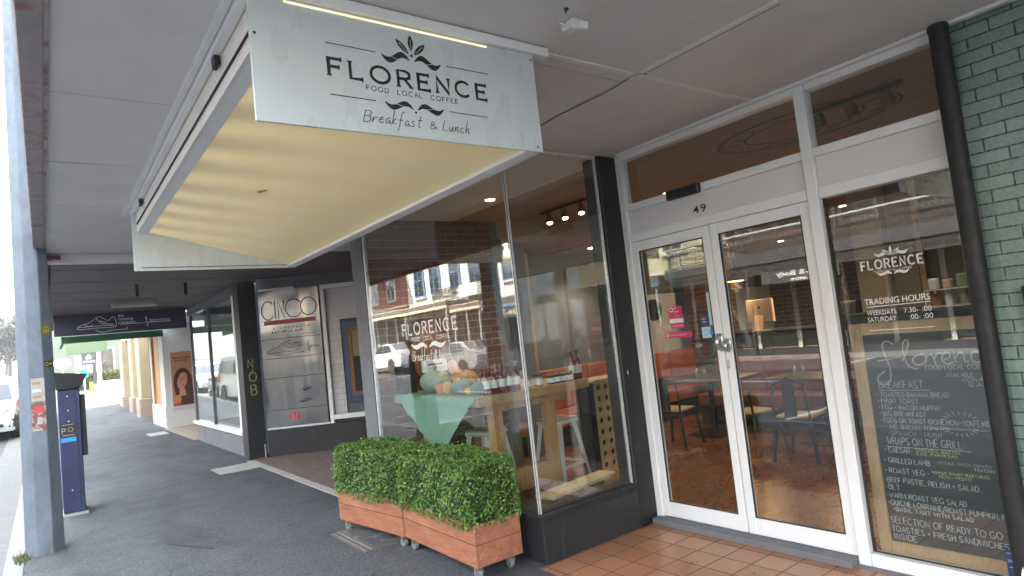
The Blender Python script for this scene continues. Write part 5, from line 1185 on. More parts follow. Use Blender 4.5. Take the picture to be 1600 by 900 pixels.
struct(hb,'hill',pm('wooded_hill',(.07,.085,.055),.95,.5,.08),smooth=True)
rg=np.random.default_rng(3); vs=[];fs=[]
for k in range(9000):
    c=np.array([1.4+5.6*rg.random(),48.2+rg.random()*.9,gz(48)+.15+.95*rg.random()**.7]); s=.06*rg.uniform(.6,1.4); u=rg.normal(0,1,3); u/=np.linalg.norm(u); v=np.cross(u,rg.normal(0,1,3)); v/=np.linalg.norm(v); n=len(vs)
    vs+=[tuple(c-u*s),tuple(c+v*s*.6),tuple(c+u*s),tuple(c-v*s*.6)]; fs.append((n,n+1,n+2,n+3))
hd=thing('hedge','clipped yellow green hedge behind the low white walls','hedge',(4,48.6,gz(48)))
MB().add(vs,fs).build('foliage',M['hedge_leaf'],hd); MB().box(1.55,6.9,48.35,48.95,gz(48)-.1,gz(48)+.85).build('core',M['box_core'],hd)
tree('thin bare shrub tree against the pale green wall',4.6,50,3.6,1.0,91,120,group=None) if False else None
bt=thing('bare_shrub','leafless dark shrub against the pale green wall beside the pylon post','shrub',(3.55,52.5,gz(52)))
mb=MB(); rg=np.random.default_rng(5)
for k in range(26):
    a=rg.uniform(0,2*PI); e=np.array([.55*math.cos(a)*rg.random(),.4*math.sin(a)*rg.random(),rg.uniform(.8,2.6)]); m=e*np.array([.3,.3,.5])
    mb.tube([(0,0,0),tuple(m),tuple(e)],[.03,.018,.006],5)
    for q in range(4): f=e*rg.uniform(.6,1)+rg.normal(0,.22,3); mb.tube([tuple(m+(e-m)*.5),tuple(f)],[.012,.005],4)
mb.build('branches',M['bark'],bt,local=True)
# air: pale haze through the street
hz=MB().box(-295,295,-95,335,-2,75)
m=bpy.data.materials.new('haze_air'); m.use_nodes=True; t_=m.node_tree; t_.nodes.clear()
pv=nd(t_,'ShaderNodeVolumePrincipled',{'Color':(.93,.95,1,1),'Density':.0009,'Anisotropy':.35}); o_=nd(t_,'ShaderNodeOutputMaterial'); t_.links.new(pv.outputs[0],o_.inputs['Volume'])
struct(hz,'haze',m,'stuff')
# ------------------------------------------------------------------ box hedge planters
def planter(label,cx_,cy_,rz,L,W,seed,zt=.375):
    t=thing('planter_box',label,'planter',(cx_,cy_,0),group='planters with clipped box hedge on castors',rz=rz)
    Q=lambda mb,n,m,par=t,**k: mb.build(n,M[m],par,local=True,**k)
    z0=.10; th=.018; tp=.012   # slight inward taper at the base is in the outline
    def side(ax,s):
        mb=MB()
        if ax=='x': mb.obox((s*(W/2-th/2),0,(z0+zt)/2),(th/2,0,0),(0,L/2,0),(0,0,(zt-z0)/2))
        else: mb.obox((0,s*(L/2-th/2),(z0+zt)/2),(W/2-th-.0005,0,0),(0,th/2-.001,0),(0,0,(zt-z0)/2-.0005))
        return mb
    for ax in 'xy':
        for s in (-1,1): Q(side(ax,s),'side_board','planter_wood',bevel=.002)
    seam=MB()
    zz=z0+.145
    for s in (-1,1): seam.box(s*(W/2+.0006)-.0005,s*(W/2+.0006)+.0005,-L/2,L/2,zz,zz+.005); seam.box(-W/2,W/2,s*(L/2-.0004)-.0005,s*(L/2-.0004)+.0005,zz,zz+.004)
    Q(seam,'board_seam','dark_gap')
    sc_=MB()
    for s in (-1,1):
        for yy in (-L/2+.03,L/2-.03):
            for z_ in (z0+.06,z0+.21): sc_.box(s*(W/2+.0004)-.0006,s*(W/2+.0004)+.0006,yy-.004,yy+.004,z_-.004,z_+.004)
        for xx in (-W/2+.03,W/2-.03):
            for z_ in (z0+.06,z0+.21): sc_.box(xx-.004,xx+.004,s*(L/2+.0)-.0006,s*(L/2+.0)+.0006,z_-.004,z_+.004)
    Q(sc_,'screw','rust_edge')
    Q(MB().box(-W/2+.02,W/2-.02,-L/2+.02,L/2-.02,z0+.005,zt-.03),'soil','soil')
    for sx in (-1,1):
        for sy in (-1,1):
            c=(sx*(W/2-.055),sy*(L/2-.07)); 
            fk=Q(MB().box(c[0]-.03,c[0]+.03,c[1]-.03,c[1]+.03,.092,.0995).obox((c[0]-.021,c[1]+.012,.066),(.0015,0,0),(0,.018,-.006),(0,.006,.027)).obox((c[0]+.021,c[1]+.012,.066),(.0015,0,0),(0,.018,-.006),(0,.006,.027)),'castor','steel')
            Q(MB().tube([(c[0]-.016,c[1]+.02,.036),(c[0]+.016,c[1]+.02,.036)],.036,18),'wheel','rubber',fk,bevel=.004); Q(MB().tube([(c[0]-.0165,c[1]+.02,.036),(c[0]+.0165,c[1]+.02,.036)],.018,12),'hub','steel',fk)
    # hedge: leaf sized faces through the outer layer of a rounded block
    rg=np.random.default_rng(seed); N_=15000; hx,hy=W/2+.045,L/2+.012; zb,ztop=zt-.055,.775
    faces=[('x',1),('x',-1),('y',1),('y',-1),('z',1)]; areas=np.array([2*hy*.42]*2+[2*hx*.42]*2+[4*hx*hy]); pr_=areas/areas.sum()
    ch=rg.choice(5,N_,p=pr_); V_=np.zeros((N_,3)); Nn=np.zeros((N_,3))
    dpt=np.abs(rg.normal(0,.028,N_))-.014
    u=rg.uniform(-1,1,N_); v=rg.random(N_)
    for i,(ax,s) in enumerate(faces):
        k=ch==i
        if ax=='x': V_[k]=np.c_[s*(hx-dpt[k]),u[k]*hy,zb+v[k]*(ztop-zb)]; Nn[k]=(s,0,.25)
        elif ax=='y': V_[k]=np.c_[u[k]*hx,s*(hy-dpt[k]),zb+v[k]*(ztop-zb)]; Nn[k]=(0,s,.25)
        else: V_[k]=np.c_[u[k]*hx,(v[k]*2-1)*hy,ztop-dpt[k]]; Nn[k]=(0,0,1)
    # round the corners and make the clipping uneven
    lump=.022*np.sin(V_[:,1]*9+seed)*np.cos(V_[:,2]*11)+.014*np.sin(V_[:,0]*23+V_[:,1]*17+V_[:,2]*13)
    r=.105
    q=np.abs(V_)-np.array([hx-r,hy-r,0]); q[:,2]=V_[:,2]-(ztop-r); qq=np.maximum(q,0); ln=np.linalg.norm(qq,axis=1); m_=ln>r
    cc=np.sign(V_)*np.minimum(np.abs(V_),np.array([hx-r,hy-r,9])); cc[:,2]=np.minimum(V_[:,2],ztop-r)
    V_[m_]=cc[m_]+(V_[m_]-cc[m_])*(r/ln[m_])[:,None]
    V_+=Nn*lump[:,None]; st_=rg.random(N_)<.035; V_[st_]+=Nn[st_]*rg.uniform(.008,.035,(st_.sum(),1))
    # ragged lower fringe, lifted in the middle like the photo
    low=zt-.05+.03*np.abs(np.sin(V_[:,1]*4.2+seed*.7))
    keep=~((V_[:,2]<low)&((np.abs(V_[:,0])>W/2-.005)|(np.abs(V_[:,1])>L/2-.005))); V_=V_[keep]; Nn=Nn[keep]; n=len(V_)
    nr=Nn+rg.normal(0,.75,(n,3)); nr/=np.linalg.norm(nr,axis=1)[:,None]
    a=np.cross(nr,rg.normal(0,1,(n,3))); a/=np.linalg.norm(a,axis=1)[:,None]; b=np.cross(nr,a)
    s=(.0085+.0055*rg.random(n))[:,None]
    P_=np.stack([V_-a*s,V_-b*s*.55+a*s*.15,V_+a*s,V_+b*s*.55+a*s*.15],1).reshape(-1,3)
    me=bpy.data.meshes.new('hedge'); me.from_pydata(P_.tolist(),[],np.arange(n*4).reshape(n,4).tolist()); me.materials.append(M['box_leaf'])
    o=bpy.data.objects.new('hedge',me); C.objects.link(o); o.parent=t
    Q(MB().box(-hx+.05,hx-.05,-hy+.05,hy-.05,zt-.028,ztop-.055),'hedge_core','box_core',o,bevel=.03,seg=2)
    return t
planter('near planter box of clipped green hedge, its end panel facing the viewer',2.395,4.145,math.radians(-1.0),1.07,.37,11)
planter('far planter box of clipped green hedge, behind the nearer one',2.325,5.215,math.radians(-7.5)*-1 if False else math.radians(7.0),1.03,.36,23)

# ------------------------------------------------------------------ cafe interior
def seat_table():
    pass
bt_=thing('bar_table','tall chunky oak bar table just inside the corner window','table',(3.5,5.2,FZ))
tx0,tx1,ty0,ty1,tz=2.86,4.12,4.42,6.0,1.10
MB().box(tx0,tx1,ty0,ty1,tz-.085,tz).build('tabletop',M['oak_top'],bt_,bevel=.006)
for xx in (3.06,3.66):
    for yy in (4.52,5.72): MB().box(xx,xx+.10,yy,yy+.10,FZ,tz-.086).build('leg',M['oak'],bt_,bevel=.004)
for yy in (4.545,5.745): MB().box(3.161,3.659,yy,yy+.05,.22,.42).build('stretcher',M['oak'],bt_,bevel=.003); MB().box(3.0,3.9,yy-.01,yy+.07,tz-.16,tz-.087).build('bearer',M['oak'],bt_)
MB().box(3.2,3.85,4.9,5.5,tz-.17,tz-.087).build('cable_tray',M['navy_print'],bt_,bevel=.03)
# cloth draped over the street side corner of the table
mb=MB(); nx,ny=22,14
top=[];
rg=np.random.default_rng(2)
P_=[];F_=[]
for i in range(nx+1):
    s=i/nx; yy=4.46+s*1.46
    apex=4.46+.52*1.46
    drop=max(.03,.545*(1-abs(yy-5.12)/( .68 if yy<5.12 else .80)))
    for j in range(ny+1):
        q=j/ny
        if q<.35: P_.append((tx0+.34*(1-q/.35)-.008*(q/.35),yy,tz+.004+.003*math.sin(yy*40)*0))
        else:
            d=(q-.35)/.65*drop; fold=.012*math.sin(yy*31+d*6)*min(1,d/.12)+.008*math.sin(yy*67)*min(1,d/.2)
            P_.append((tx0-.010-fold*.7-.012*min(1,d/.05),yy+(5.15-yy)*.0*d,tz-d))
for i in range(nx):
    for j in range(ny): F_.append((i*(ny+1)+j,(i+1)*(ny+1)+j,(i+1)*(ny+1)+j+1,i*(ny+1)+j+1))
solo(MB().add(P_,F_),'table_cloth',M['cloth_green'],'sage green cloth hanging in a point over the table edge','tablecloth',smooth=True,angle=3)
# produce on the cloth
def pumpkin(label,x,y,r,h,m,ribs=10,cat='pumpkin',nm='pumpkin',stem=True,dep=.07):
    z=tz+.009
    t=thing(nm,label,cat,(x,y,z),group='pumpkins on the green cloth')
    MB().ell((0,0,h/2),(r,r,h/2),32,14,lambda a,p:1-dep*abs(math.sin(ribs*a/2))**.5*math.sin(p)*(-1)**0-.12*max(0,math.cos(p))**6).build('flesh',M[m],t,local=True,smooth=True,angle=3)
    if stem: MB().tube([(0,0,h*.86),(.004,.004,h*1.0),(.02,.01,h*1.12)],[r*.14,r*.09,r*.1],8).build('stem',M['stem'],t,local=True,smooth=True)
    return t
pumpkin('large pale grey green ribbed pumpkin at the left of the heap',3.04,5.42,.165,.22,'pumpkin_grey',12,dep=.1)
pumpkin('small orange pumpkin in front of the pale ribbed one',2.945,5.17,.06,.10,'pumpkin_orange',8)
pumpkin('small yellow gourd next to the orange pumpkin',2.94,5.03,.05,.12,'gourd_yellow',7,cat='gourd',nm='gourd')
pumpkin('blue grey squat pumpkin in the middle of the heap',2.97,4.84,.11,.13,'pumpkin_blue',11)
pumpkin('little orange squash right of the blue grey pumpkin',2.93,4.66,.045,.07,'gourd_yellow',6,cat='gourd',nm='gourd')
pumpkin('grey speckled pumpkin next to the sauce bottles',2.98,4.545,.09,.12,'pumpkin_blue',9)
def butternut(label,x,y,rz,sc):
    t=thing('butternut_squash',label,'squash',(x,y,tz+.008),rz=rz)
    MB().tube([(-.02*sc,0,.07*sc),(.03*sc,0,.085*sc),(.09*sc,0,.085*sc),(.15*sc,0,.10*sc),(.20*sc,0,.16*sc),(.22*sc,0,.22*sc),(.222*sc,0,.24*sc)],[.03*sc,.07*sc,.078*sc,.055*sc,.042*sc,.036*sc,.012*sc],18).build('flesh',M['butternut'],t,local=True,smooth=True,angle=3)
    MB().tube([(.222*sc,0,.24*sc),(.225*sc,0,.265*sc)],.012*sc,6).build('stem',M['stem'],t,local=True)
butternut('long butternut squash with its neck raised behind the heap',3.12,4.86,math.radians(100),1.25); butternut('pinkish upright butternut squash beside the sauce bottles',3.12,4.60,math.radians(40),.9)
rb=solo(MB().ell((3.38,6.085,1.47),(.24,.02,.29),28,16),'round_board',M['brown_wood'],'round brown wooden board on the brick wall behind the pumpkins','board',smooth=True)
cb=thing('card_box','small white and blue printed carton above the pumpkins','carton',(3.14,5.6,1.1))
MB().box(3.06,3.22,5.56,5.62,tz+.001,1.30).build('stand',M['dark_metal'],cb); MB().box(3.02,3.26,5.54,5.64,1.301,1.42).build('carton',M['white_vinyl'],cb,bevel=.003); MB().box(3.04,3.24,5.537,5.5395,1.33,1.35).build('stripe',M['pale_blue'],cb); MB().box(3.04,3.2,5.537,5.5395,1.37,1.385).build('stripe',M['navy_print'],cb)
spk=solo(MB().box(2.88,3.04,5.80,5.97,tz+.001,1.45),'black_speaker',M['black_plastic'],'narrow black speaker box at the left end of the table','speaker',bevel=.01)
# bottles, jam and jars along the table
def bottle(label,x,y,h,r,m,cap,group,nm='sauce_bottle',cat='bottle'):
    t=thing(nm,label,cat,(x,y,tz+.001),group)
    MB().lathe([(r*.9,0),(r,.006),(r,h*.58),(r*.8,h*.66),(r*.36,h*.76),(r*.33,h*.9),(r*.36,h*.905)],(0,0,0),18).build('glass',M[m],t,local=True,smooth=True)
    MB().lathe([(r*.42,h*.9),(r*.44,h*.91),(r*.44,h*.995),(r*.4,h)],(0,0,0),14).build('cap',M[cap],t,local=True,smooth=True)
    lb=MB(); 
    n=18
    for k in range(n): a0,a1=2*PI*k/n,2*PI*(k+1)/n; lb.quad((1.02*r*math.cos(a0),1.02*r*math.sin(a0),h*.22),(1.02*r*math.cos(a1),1.02*r*math.sin(a1),h*.22),(1.02*r*math.cos(a1),1.02*r*math.sin(a1),h*.50),(1.02*r*math.cos(a0),1.02*r*math.sin(a0),h*.50))
    lb.build('label',M['label_white'],t,local=True,smooth=True)
def jar(label,x,y,h,r,m,cap,group,nm='jam_jar',cat='jar'):
    t=thing(nm,label,cat,(x,y,tz+.001),group)
    MB().lathe([(r*.92,0),(r,.005),(r,h*.72),(r*.85,h*.8)],(0,0,0),18).build('glass',M[m],t,local=True,smooth=True)
    MB().lathe([(r*.9,h*.8),(r*.92,h*.81),(r*.92,h*.98),(r*.88,h)],(0,0,0),16).build('lid',M[cap],t,local=True,smooth=True)
    lb=MB(); n=18
    for k in range(n): a0,a1=2*PI*k/n,2*PI*(k+1)/n; lb.quad((1.02*r*math.cos(a0),1.02*r*math.sin(a0),h*.14),(1.02*r*math.cos(a1),1.02*r*math.sin(a1),h*.14),(1.02*r*math.cos(a1),1.02*r*math.sin(a1),h*.62),(1.02*r*math.cos(a0),1.02*r*math.sin(a0),h*.62))
    lb.build('label',M['label_white'],t,local=True,smooth=True)
GB='red sauce bottles in a row on the table'
ords=['first red sauce bottle from the left, nearest the pumpkins','second red sauce bottle from the left in the row of five','third red sauce bottle from the left, middle of the row of five','fourth red sauce bottle from the left in the row of five','fifth red sauce bottle from the left, nearest the pale jars']
for i,l in enumerate(ords): bottle(l,2.99+.078*i,4.475-.004*i,.24,.032,'sauce_red','cap_gold',GB)
for i,l in enumerate(('red sauce bottle in the back row behind the pumpkins','red sauce bottle at the back, second of the back row','red sauce bottle at the back, third of the back row')): bottle(l,3.03+.085*i,4.60,.24,.032,'sauce_red','cap_gold',GB)
jar('small pale relish jar left of the window corner joint',3.43,4.47,.10,.034,'jar_pale','cap_gold',None); jar('wide pale relish jar with a dark lid right of the corner joint',3.56,4.48,.105,.045,'jar_pale','cap_black',None)
for i,l in enumerate(('dark jam jar first from the left in the row of four','dark jam jar second from the left in the row of four','dark jam jar third from the left in the row of four','dark jam jar fourth from the left, beside the tall bottles')): jar(l,3.70+.078*i,4.48,.092,.036,'jam_dark','cap_gold','dark jam jars on the table end')
for i,l in enumerate(('tall red bottle with black cap, left one of the pair at the table end','tall red bottle with black cap, right one of the pair at the table end')): bottle(l,4.00+.072*i,4.50,.27,.034,'sauce_red','cap_black',GB)
# white metal stool under the table
def stool(label,x,y,rz):
    t=thing('metal_stool',label,'stool',(x,y,FZ),rz=rz); h=.66
    MB().box(-.15,.15,-.15,.15,h-.02,h).build('seat_pad',M['pale_wood'],t,local=True,bevel=.02,seg=3); MB().box(-.155,.155,-.155,.155,h-.06,h-.021).build('seat_frame',M['stool_white'],t,local=True,bevel=.012)
    for sx in (-1,1):
        for sy in (-1,1):
            mb=MB(); a=(sx*.135,sy*.135,h-.05); b=(sx*.215,sy*.215,.0)
            w=.035
            mb.add([(a[0],a[1],a[2]),(a[0]-sx*.06,a[1],a[2]),(b[0]-sx*w,b[1],b[2]),(b[0],b[1],b[2]),(a[0],a[1]-sy*.06,a[2]),(b[0],b[1]-sy*w,b[2])],[(0,1,2,3),(0,3,5,4)]); mb.add([(a[0]-sx*.004,a[1]-sy*.004,a[2]),(a[0]-sx*.06,a[1]-sy*.004,a[2]),(b[0]-sx*w,b[1]-sy*.004,b[2]),(b[0]-sx*.004,b[1]-sy*.004,b[2]),(a[0]-sx*.004,a[1]-sy*.06,a[2]),(b[0]-sx*.004,b[1]-sy*w,b[2])],[(3,2,1,0),(4,5,3,0)])
            mb.build('leg',M['stool_white'],t,local=True)
    for s in (-1,1): MB().bar((-.185,s*.185,.2),(.185,s*.185,.2),.012,.025).build('footrest',M['stool_white'],t,local=True); MB().bar((s*.185,-.185,.2),(s*.185,.185,.2),.012,.025).build('footrest',M['stool_white'],t,local=True)
stool('white metal stool with a pale wood seat under the oak table',4.14,4.98,.12); stool('second white metal stool, mostly hidden further back under the table',3.45,5.25,.3)
# perforated timber rack
mb=MB(); rx0,rx1,rz0,rz1=4.37,4.90,FZ,1.02; nx_,nz_=5,9; ry=4.62; dx=(rx1-rx0)/nx_; dz=(rz1-rz0)/nz_
for i in range(nx_):
    for j in range(nz_):
        cx_,cz_=rx0+(i+.5)*dx,rz0+(j+.5)*dz; n=len(mb.v); K=16; vs=[];fs=[]
        for yy in (ry,ry+.018):
            for k in range(K):
                a=2*PI*k/K+PI/4; c_,s_=math.cos(a),math.sin(a); m_=max(abs(c_),abs(s_)); vs.append((cx_+dx/2*c_/m_,yy,cz_+dz/2*s_/m_))
            for k in range(K):
                a=2*PI*k/K+PI/4; vs.append((cx_+.03*math.cos(a),yy,cz_+.03*math.sin(a)))
        for k in range(K):
            k2=(k+1)%K; fs+=[(k,k2,K+k2,K+k),(2*K+k2,2*K+k,3*K+k,3*K+k2),(K+k,K+k2,3*K+k2,3*K+k)]
        mb.add(vs,fs)
rk=thing('bottle_rack','pale timber rack panel drilled with rows of round holes','rack',(4.72,4.7,FZ))
mb.build('front_panel',M['pale_wood'],rk); MB().box(rx0,rx1,ry+.1,ry+.3,FZ,1.0).build('rack_body',M['black_paint'],rk); MB().box(rx0-.01,rx1+.01,ry-.005,ry+.32,1.021,1.045).build('rack_top',M['pale_wood'],rk)
solo(MB().obox((3.35,3.86,.355+.0),(.40,.06,0),(-.02,.085,0),(0,0,.014)),'loose_plank',M['pale_wood'],'short pale plank lying flat inside the corner glass','plank',bevel=.004)
cr=thing('wooden_crate','open pale wooden crate on the floor below the green cloth','crate',(3.15,4.95,FZ))
for b in (MB().box(3.0,3.3,4.75,4.77,.28,.56),MB().box(3.0,3.3,5.18,5.2,.28,.56),MB().box(3.0,3.02,4.771,5.179,.28,.56),MB().box(3.28,3.3,4.771,5.179,.28,.56)): b.build('side',M['pale_wood'],cr,bevel=.003)
MB().box(3.0,3.3,4.75,5.2,.255,.279).build('base',M['pale_wood'],cr); MB().box(2.96,3.34,4.70,5.25,FZ,.254).build('riser',M['brown_wood'],cr)
# booths
def booth(label,x0,x1,y0,y1,axis,m,hb=1.03,n=4):
    t=thing('booth_seat',label,'booth seat',((x0+x1)/2,(y0+y1)/2,FZ))
    if axis=='y':   # back along the far y side, facing -y
        MB().box(x0,x1,y0+.05,y1,FZ,.30).build('base',M['black_paint'],t)
        for i in range(n):
            a,b=x0+(x1-x0)*i/n,x0+(x1-x0)*(i+1)/n
            MB().box(a+.004,b-.004,y0,y1-.12,.301,.47).build('seat_cushion',M[m],t,bevel=.03,seg=3); MB().box(a+.004,b-.004,y1-.13,y1,.471,hb).build('back_cushion',M[m],t,bevel=.03,seg=3)
    else:           # back at the far x side, facing -x
        MB().box(x0+.05,x1,y0,y1,FZ,.30).build('base',M['black_paint'],t)
        for i in range(n):
            a,b=y0+(y1-y0)*i/n,y0+(y1-y0)*(i+1)/n
            MB().box(x0,x1-.12,a+.004,b-.004,.301,.47).build('seat_cushion',M[m],t,bevel=.03,seg=3); MB().box(x1-.13,x1,a+.004,b-.004,.471,hb).build('back_cushion',M[m],t,bevel=.03,seg=3)
booth('long tan orange leather booth along the end wall',4.55,9.2,6.35,7.0,'y','leather',n=5)
booth('low rust coloured leather bench behind the dining tables',7.35,7.95,3.35,5.7,'x','leather_dark',.92,3)
# dining tables and dark metal chairs
def dining(label,x,y,w,l):
    t=thing('dining_table',label,'table',(x,y,FZ))
    MB().box(-w/2,w/2,-l/2,l/2,.70,.735).build('tabletop',M['dark_table'],t,local=True,bevel=.005); MB().tube([(0,0,.02),(0,0,.70)],.035,10).build('pedestal',M['dark_metal'],t,local=True); MB().box(-.25,.25,-.25,.25,0,.02).build('foot',M['dark_metal'],t,local=True,bevel=.005)
dining('dining table behind the left door leaf',6.85,5.1,.7,1.1); dining('dining table behind the right door leaf',6.85,3.6,.7,1.1)
def chair_proto():
    t=thing('metal_chair','x','chair',(0,0,0),'dark metal cafe chairs')
    MB().box(-.18,.18,-.18,.18,.43,.455).build('seat',M['pale_wood'],t,local=True,bevel=.02,seg=2); MB().box(-.185,.185,-.185,.185,.40,.429).build('seat_frame',M['dark_metal'],t,local=True,bevel=.01)
    for sx in (-1,1):
        for sy in (-1,1):
            MB().bar((sx*.165,sy*.165,.41),(sx*.215,sy*.215,0),.03,.03).build('leg',M['dark_metal'],t,local=True,bevel=.004)
    mb=MB(); mb.tube([(-.17,-.17,.42),(-.195,-.18,.62),(-.18,-.15,.76),(-.205,0,.83),(-.18,.15,.76),(-.195,.18,.62),(-.17,.17,.42)],.013,8); mb.build('back_frame',M['dark_metal'],t,local=True,smooth=True); MB().box(-.20,-.19,-.06,.06,.44,.82).build('back_splat',M['dark_metal'],t,local=True)
    return t
cp=chair_proto(); first=True
for x,y,rz,l in ((6.05,5.05,.15,'dark metal chair behind the left door leaf, its back to the street'),(6.12,4.05,-.2,'dark metal chair just right of where the doors meet'),(6.0,3.45,.1,'dark metal chair behind the right door leaf')):
    o=cp if first else copy_tree(cp); first=False; o.location=(x,y,FZ); o.rotation_euler.z=rz; o['label']=l
def shaker(label,x,y):
    t=thing('salt_shaker',label,'salt shaker',(x,y,FZ+.736),'salt and pepper shakers on the tables')
    MB().lathe([(.025,0),(.027,.01),(.02,.07),(.018,.085)],(0,0,0),12).build('glass',M['jar_pale'],t,local=True,smooth=True); MB().lathe([(.02,.085),(.02,.1),(.01,.112)],(0,0,0),12).build('cap',M['chrome'],t,local=True,smooth=True)
for x,y,l in ((6.75,5.2,'shaker on the left dining table, left one of the pair'),(6.78,5.10,'shaker on the left dining table, right one of the pair'),(6.72,3.85,'shaker on the middle dining table, left one of the pair'),(6.75,3.77,'shaker on the middle dining table, right one of the pair')): shaker(l,x,y)
# service counter with monitor
ct=thing('service_counter','slate grey panelled service counter with the monitor on it','counter',(8.7,4.6,FZ))
MB().box(8.4,9.1,3.0,6.2,FZ,1.20).build('counter_body',M['slate_panel'],ct,bevel=.004)
for a in (3.7,4.4,5.1): MB().box(8.392,8.4,a,a+.02,.1,1.18).build('panel_joint',M['dark_gap'],ct)
MB().box(8.3,9.15,2.95,6.25,1.201,1.24).build('counter_top',M['black_paint'],ct,bevel=.004)
mo=thing('desktop_monitor','silver backed desktop monitor on the service counter','monitor',(8.5,5.28,1.241))
MB().box(-.02,.03,-.23,.23,.12,.46).build('housing',M['monitor'],mo,local=True,bevel=.012,seg=2); MB().prism([(-.10,-.08,.0),(-.09,-.08,.0),(-.025,-.08,.22),(-.035,-.08,.22)],(0,.16,0)).build('stand',M['monitor'],mo,local=True); MB().box(-.12,.1,-.09,.09,0,.008).build('foot',M['monitor'],mo,local=True)
mb=MB(); LP=Plane((-.0215,0,0),(0,-1,0),(0,0,1)); LP.disc(mb,0,.34,.022,0,14); LP.poly(mb,[(0,.368),(.011,.382),(.004,.366)],0); mb.build('emblem',M['ink'],mo,local=True); mo.rotation_euler.z=-.15
pd=MB()
def pendant(label,x,y,z):
    t=thing('pendant_lamp',label,'lamp',(x,y,z),'orange pendant lamps over the counter')
    MB().tube([(0,0,.12),(0,0,2.95-z)],.006,6).build('cord',M['dark_metal'],t,local=True); MB().lathe([(.02,.14),(.05,.12),(.17,.0),(.165,-.0)],(0,0,0),20).build('shade',M['dark_metal'],t,local=True,smooth=True); MB().lathe([(.12,.004),(.12,-.004)],(0,0,0),16).build('glow',M['glow_orange'],t,local=True)
    l=bpy.data.lights.new('pendant_light','POINT'); l.energy=4.5; l.color=(1,.6,.3); l.shadow_soft_size=.08; o=bpy.data.objects.new('pendant_light',l); C.objects.link(o); o.parent=t; o.location=(0,0,-.08)
pendant('orange pendant lamp left of the monitor behind the right door',8.5,5.62,2.02); pendant('orange pendant lamp nearest the mullion behind the right door',8.5,4.36,2.0)
ph=solo(MB().box(8.75,9.0,4.0,4.4,1.241,1.55),'coffee_machine',M['dark_metal'],'dark box of the coffee machine beside the monitor','coffee machine',bevel=.03)
mir=thing('oval_mirror','oval dark mirror on the white wall seen through the left door','mirror',(8.37,7.18,1.55))
mb=MB(); mb.prism([(8.37+.19*math.cos(t),7.189,1.73+.185*math.sin(t)) for t in np.linspace(0,2*PI,33)[:-1]],(0,-.03,0)); mb.build('frame',M['dark_metal'],mir); mb=MB(); mb.prism([(8.37+.175*math.cos(t),7.1585,1.73+.17*math.sin(t)) for t in np.linspace(0,2*PI,33)[:-1]],(0,-.003,0)); mb.build('mirror_glass',M['car_glass'],mir)
# cake counter behind the side window
c2=thing('display_counter','tan fronted counter with black top behind the side window','counter',(6.6,2.0,FZ))
MB().box(6.35,6.95,.6,3.02,FZ,1.28).build('counter_body',M['wall_tan'],c2,bevel=.004); MB().box(6.3,7.0,.55,3.07,1.281,1.42).build('counter_top',M['black_paint'],c2,bevel=.006)
gd=thing('glass_jar_stand','cluttered glass display of jars and packets at the counter end','display case',(6.5,2.15,1.421))
MB().box(6.34,6.6,1.85,2.32,1.4215,1.432).build('shelf',M['alu'],gd); MB().box(6.34,6.6,1.85,2.32,1.57,1.58).build('shelf',M['alu'],gd)
for i,(m_,yy,hh) in enumerate((('gourd_yellow',1.92,.12),('jar_pale',2.03,.13),('white_vinyl',2.14,.09),('pumpkin_orange',2.25,.11))):
    MB().lathe([(.035,0),(.04,.01),(.04,hh*.8),(.028,hh)],(6.4,yy,1.4325),12).build('jar',M[m_],gd,smooth=True); MB().box(6.37,6.44,yy-.035,yy+.035,1.5805,1.58+hh*.9).build('packet',M[('jar_pale','pale_green','butternut','label_white')[i]],gd,bevel=.01)
for a in (1.85,2.305):
    for b in (6.34,6.585): MB().box(b,b+.015,a,a+.015,1.4325,1.5695).build('shelf_post',M['alu'],gd)
pl_=thing('cake_plates','stack of pale plates on the black counter left of the glass display','plates',(6.45,2.75,1.421))
for k in range(5): MB().lathe([(.05,0),(.10,.012),(.10,.016)],(6.45,2.75,1.4215+.018*k),20).build('plate',M['label_white'],pl_,smooth=True)
# menu blackboard behind the side window
mbd=thing('menu_blackboard','tall wood framed blackboard with the chalk written cafe menu','blackboard',(3.97,1.45,.1))
x_=3.935
MB().box(x_,x_+.02,1.02,1.80,.155,1.36).build('board',M['blackboard'],mbd)
for a0,a1,b0,b1 in ((1.80,1.868,.095,1.43),(1.02,1.80,1.36,1.43),(1.02,1.80,.095,.155)): MB().box(x_-.012,x_+.025,a0,a1,b0,b1).build('frame',M['board_frame'],mbd,bevel=.003)
MB().box(x_+.0,x_+.02,1.02,1.86,.0,.094).build('board_foot',M['board_frame'],mbd)
BP=Plane((x_-.0005,0,0),(0,-1,0),(0,0,1)); ck=MB(); fa=MB(); ye=MB()
def cw(t,a,b,size,fit=None,w=.0042,mb=None,slope=0,jit=.04): hand(BP,ck if mb is None else mb,t,a,b,size,w,fit=fit,gap=.22,jit=jit,slope=slope)
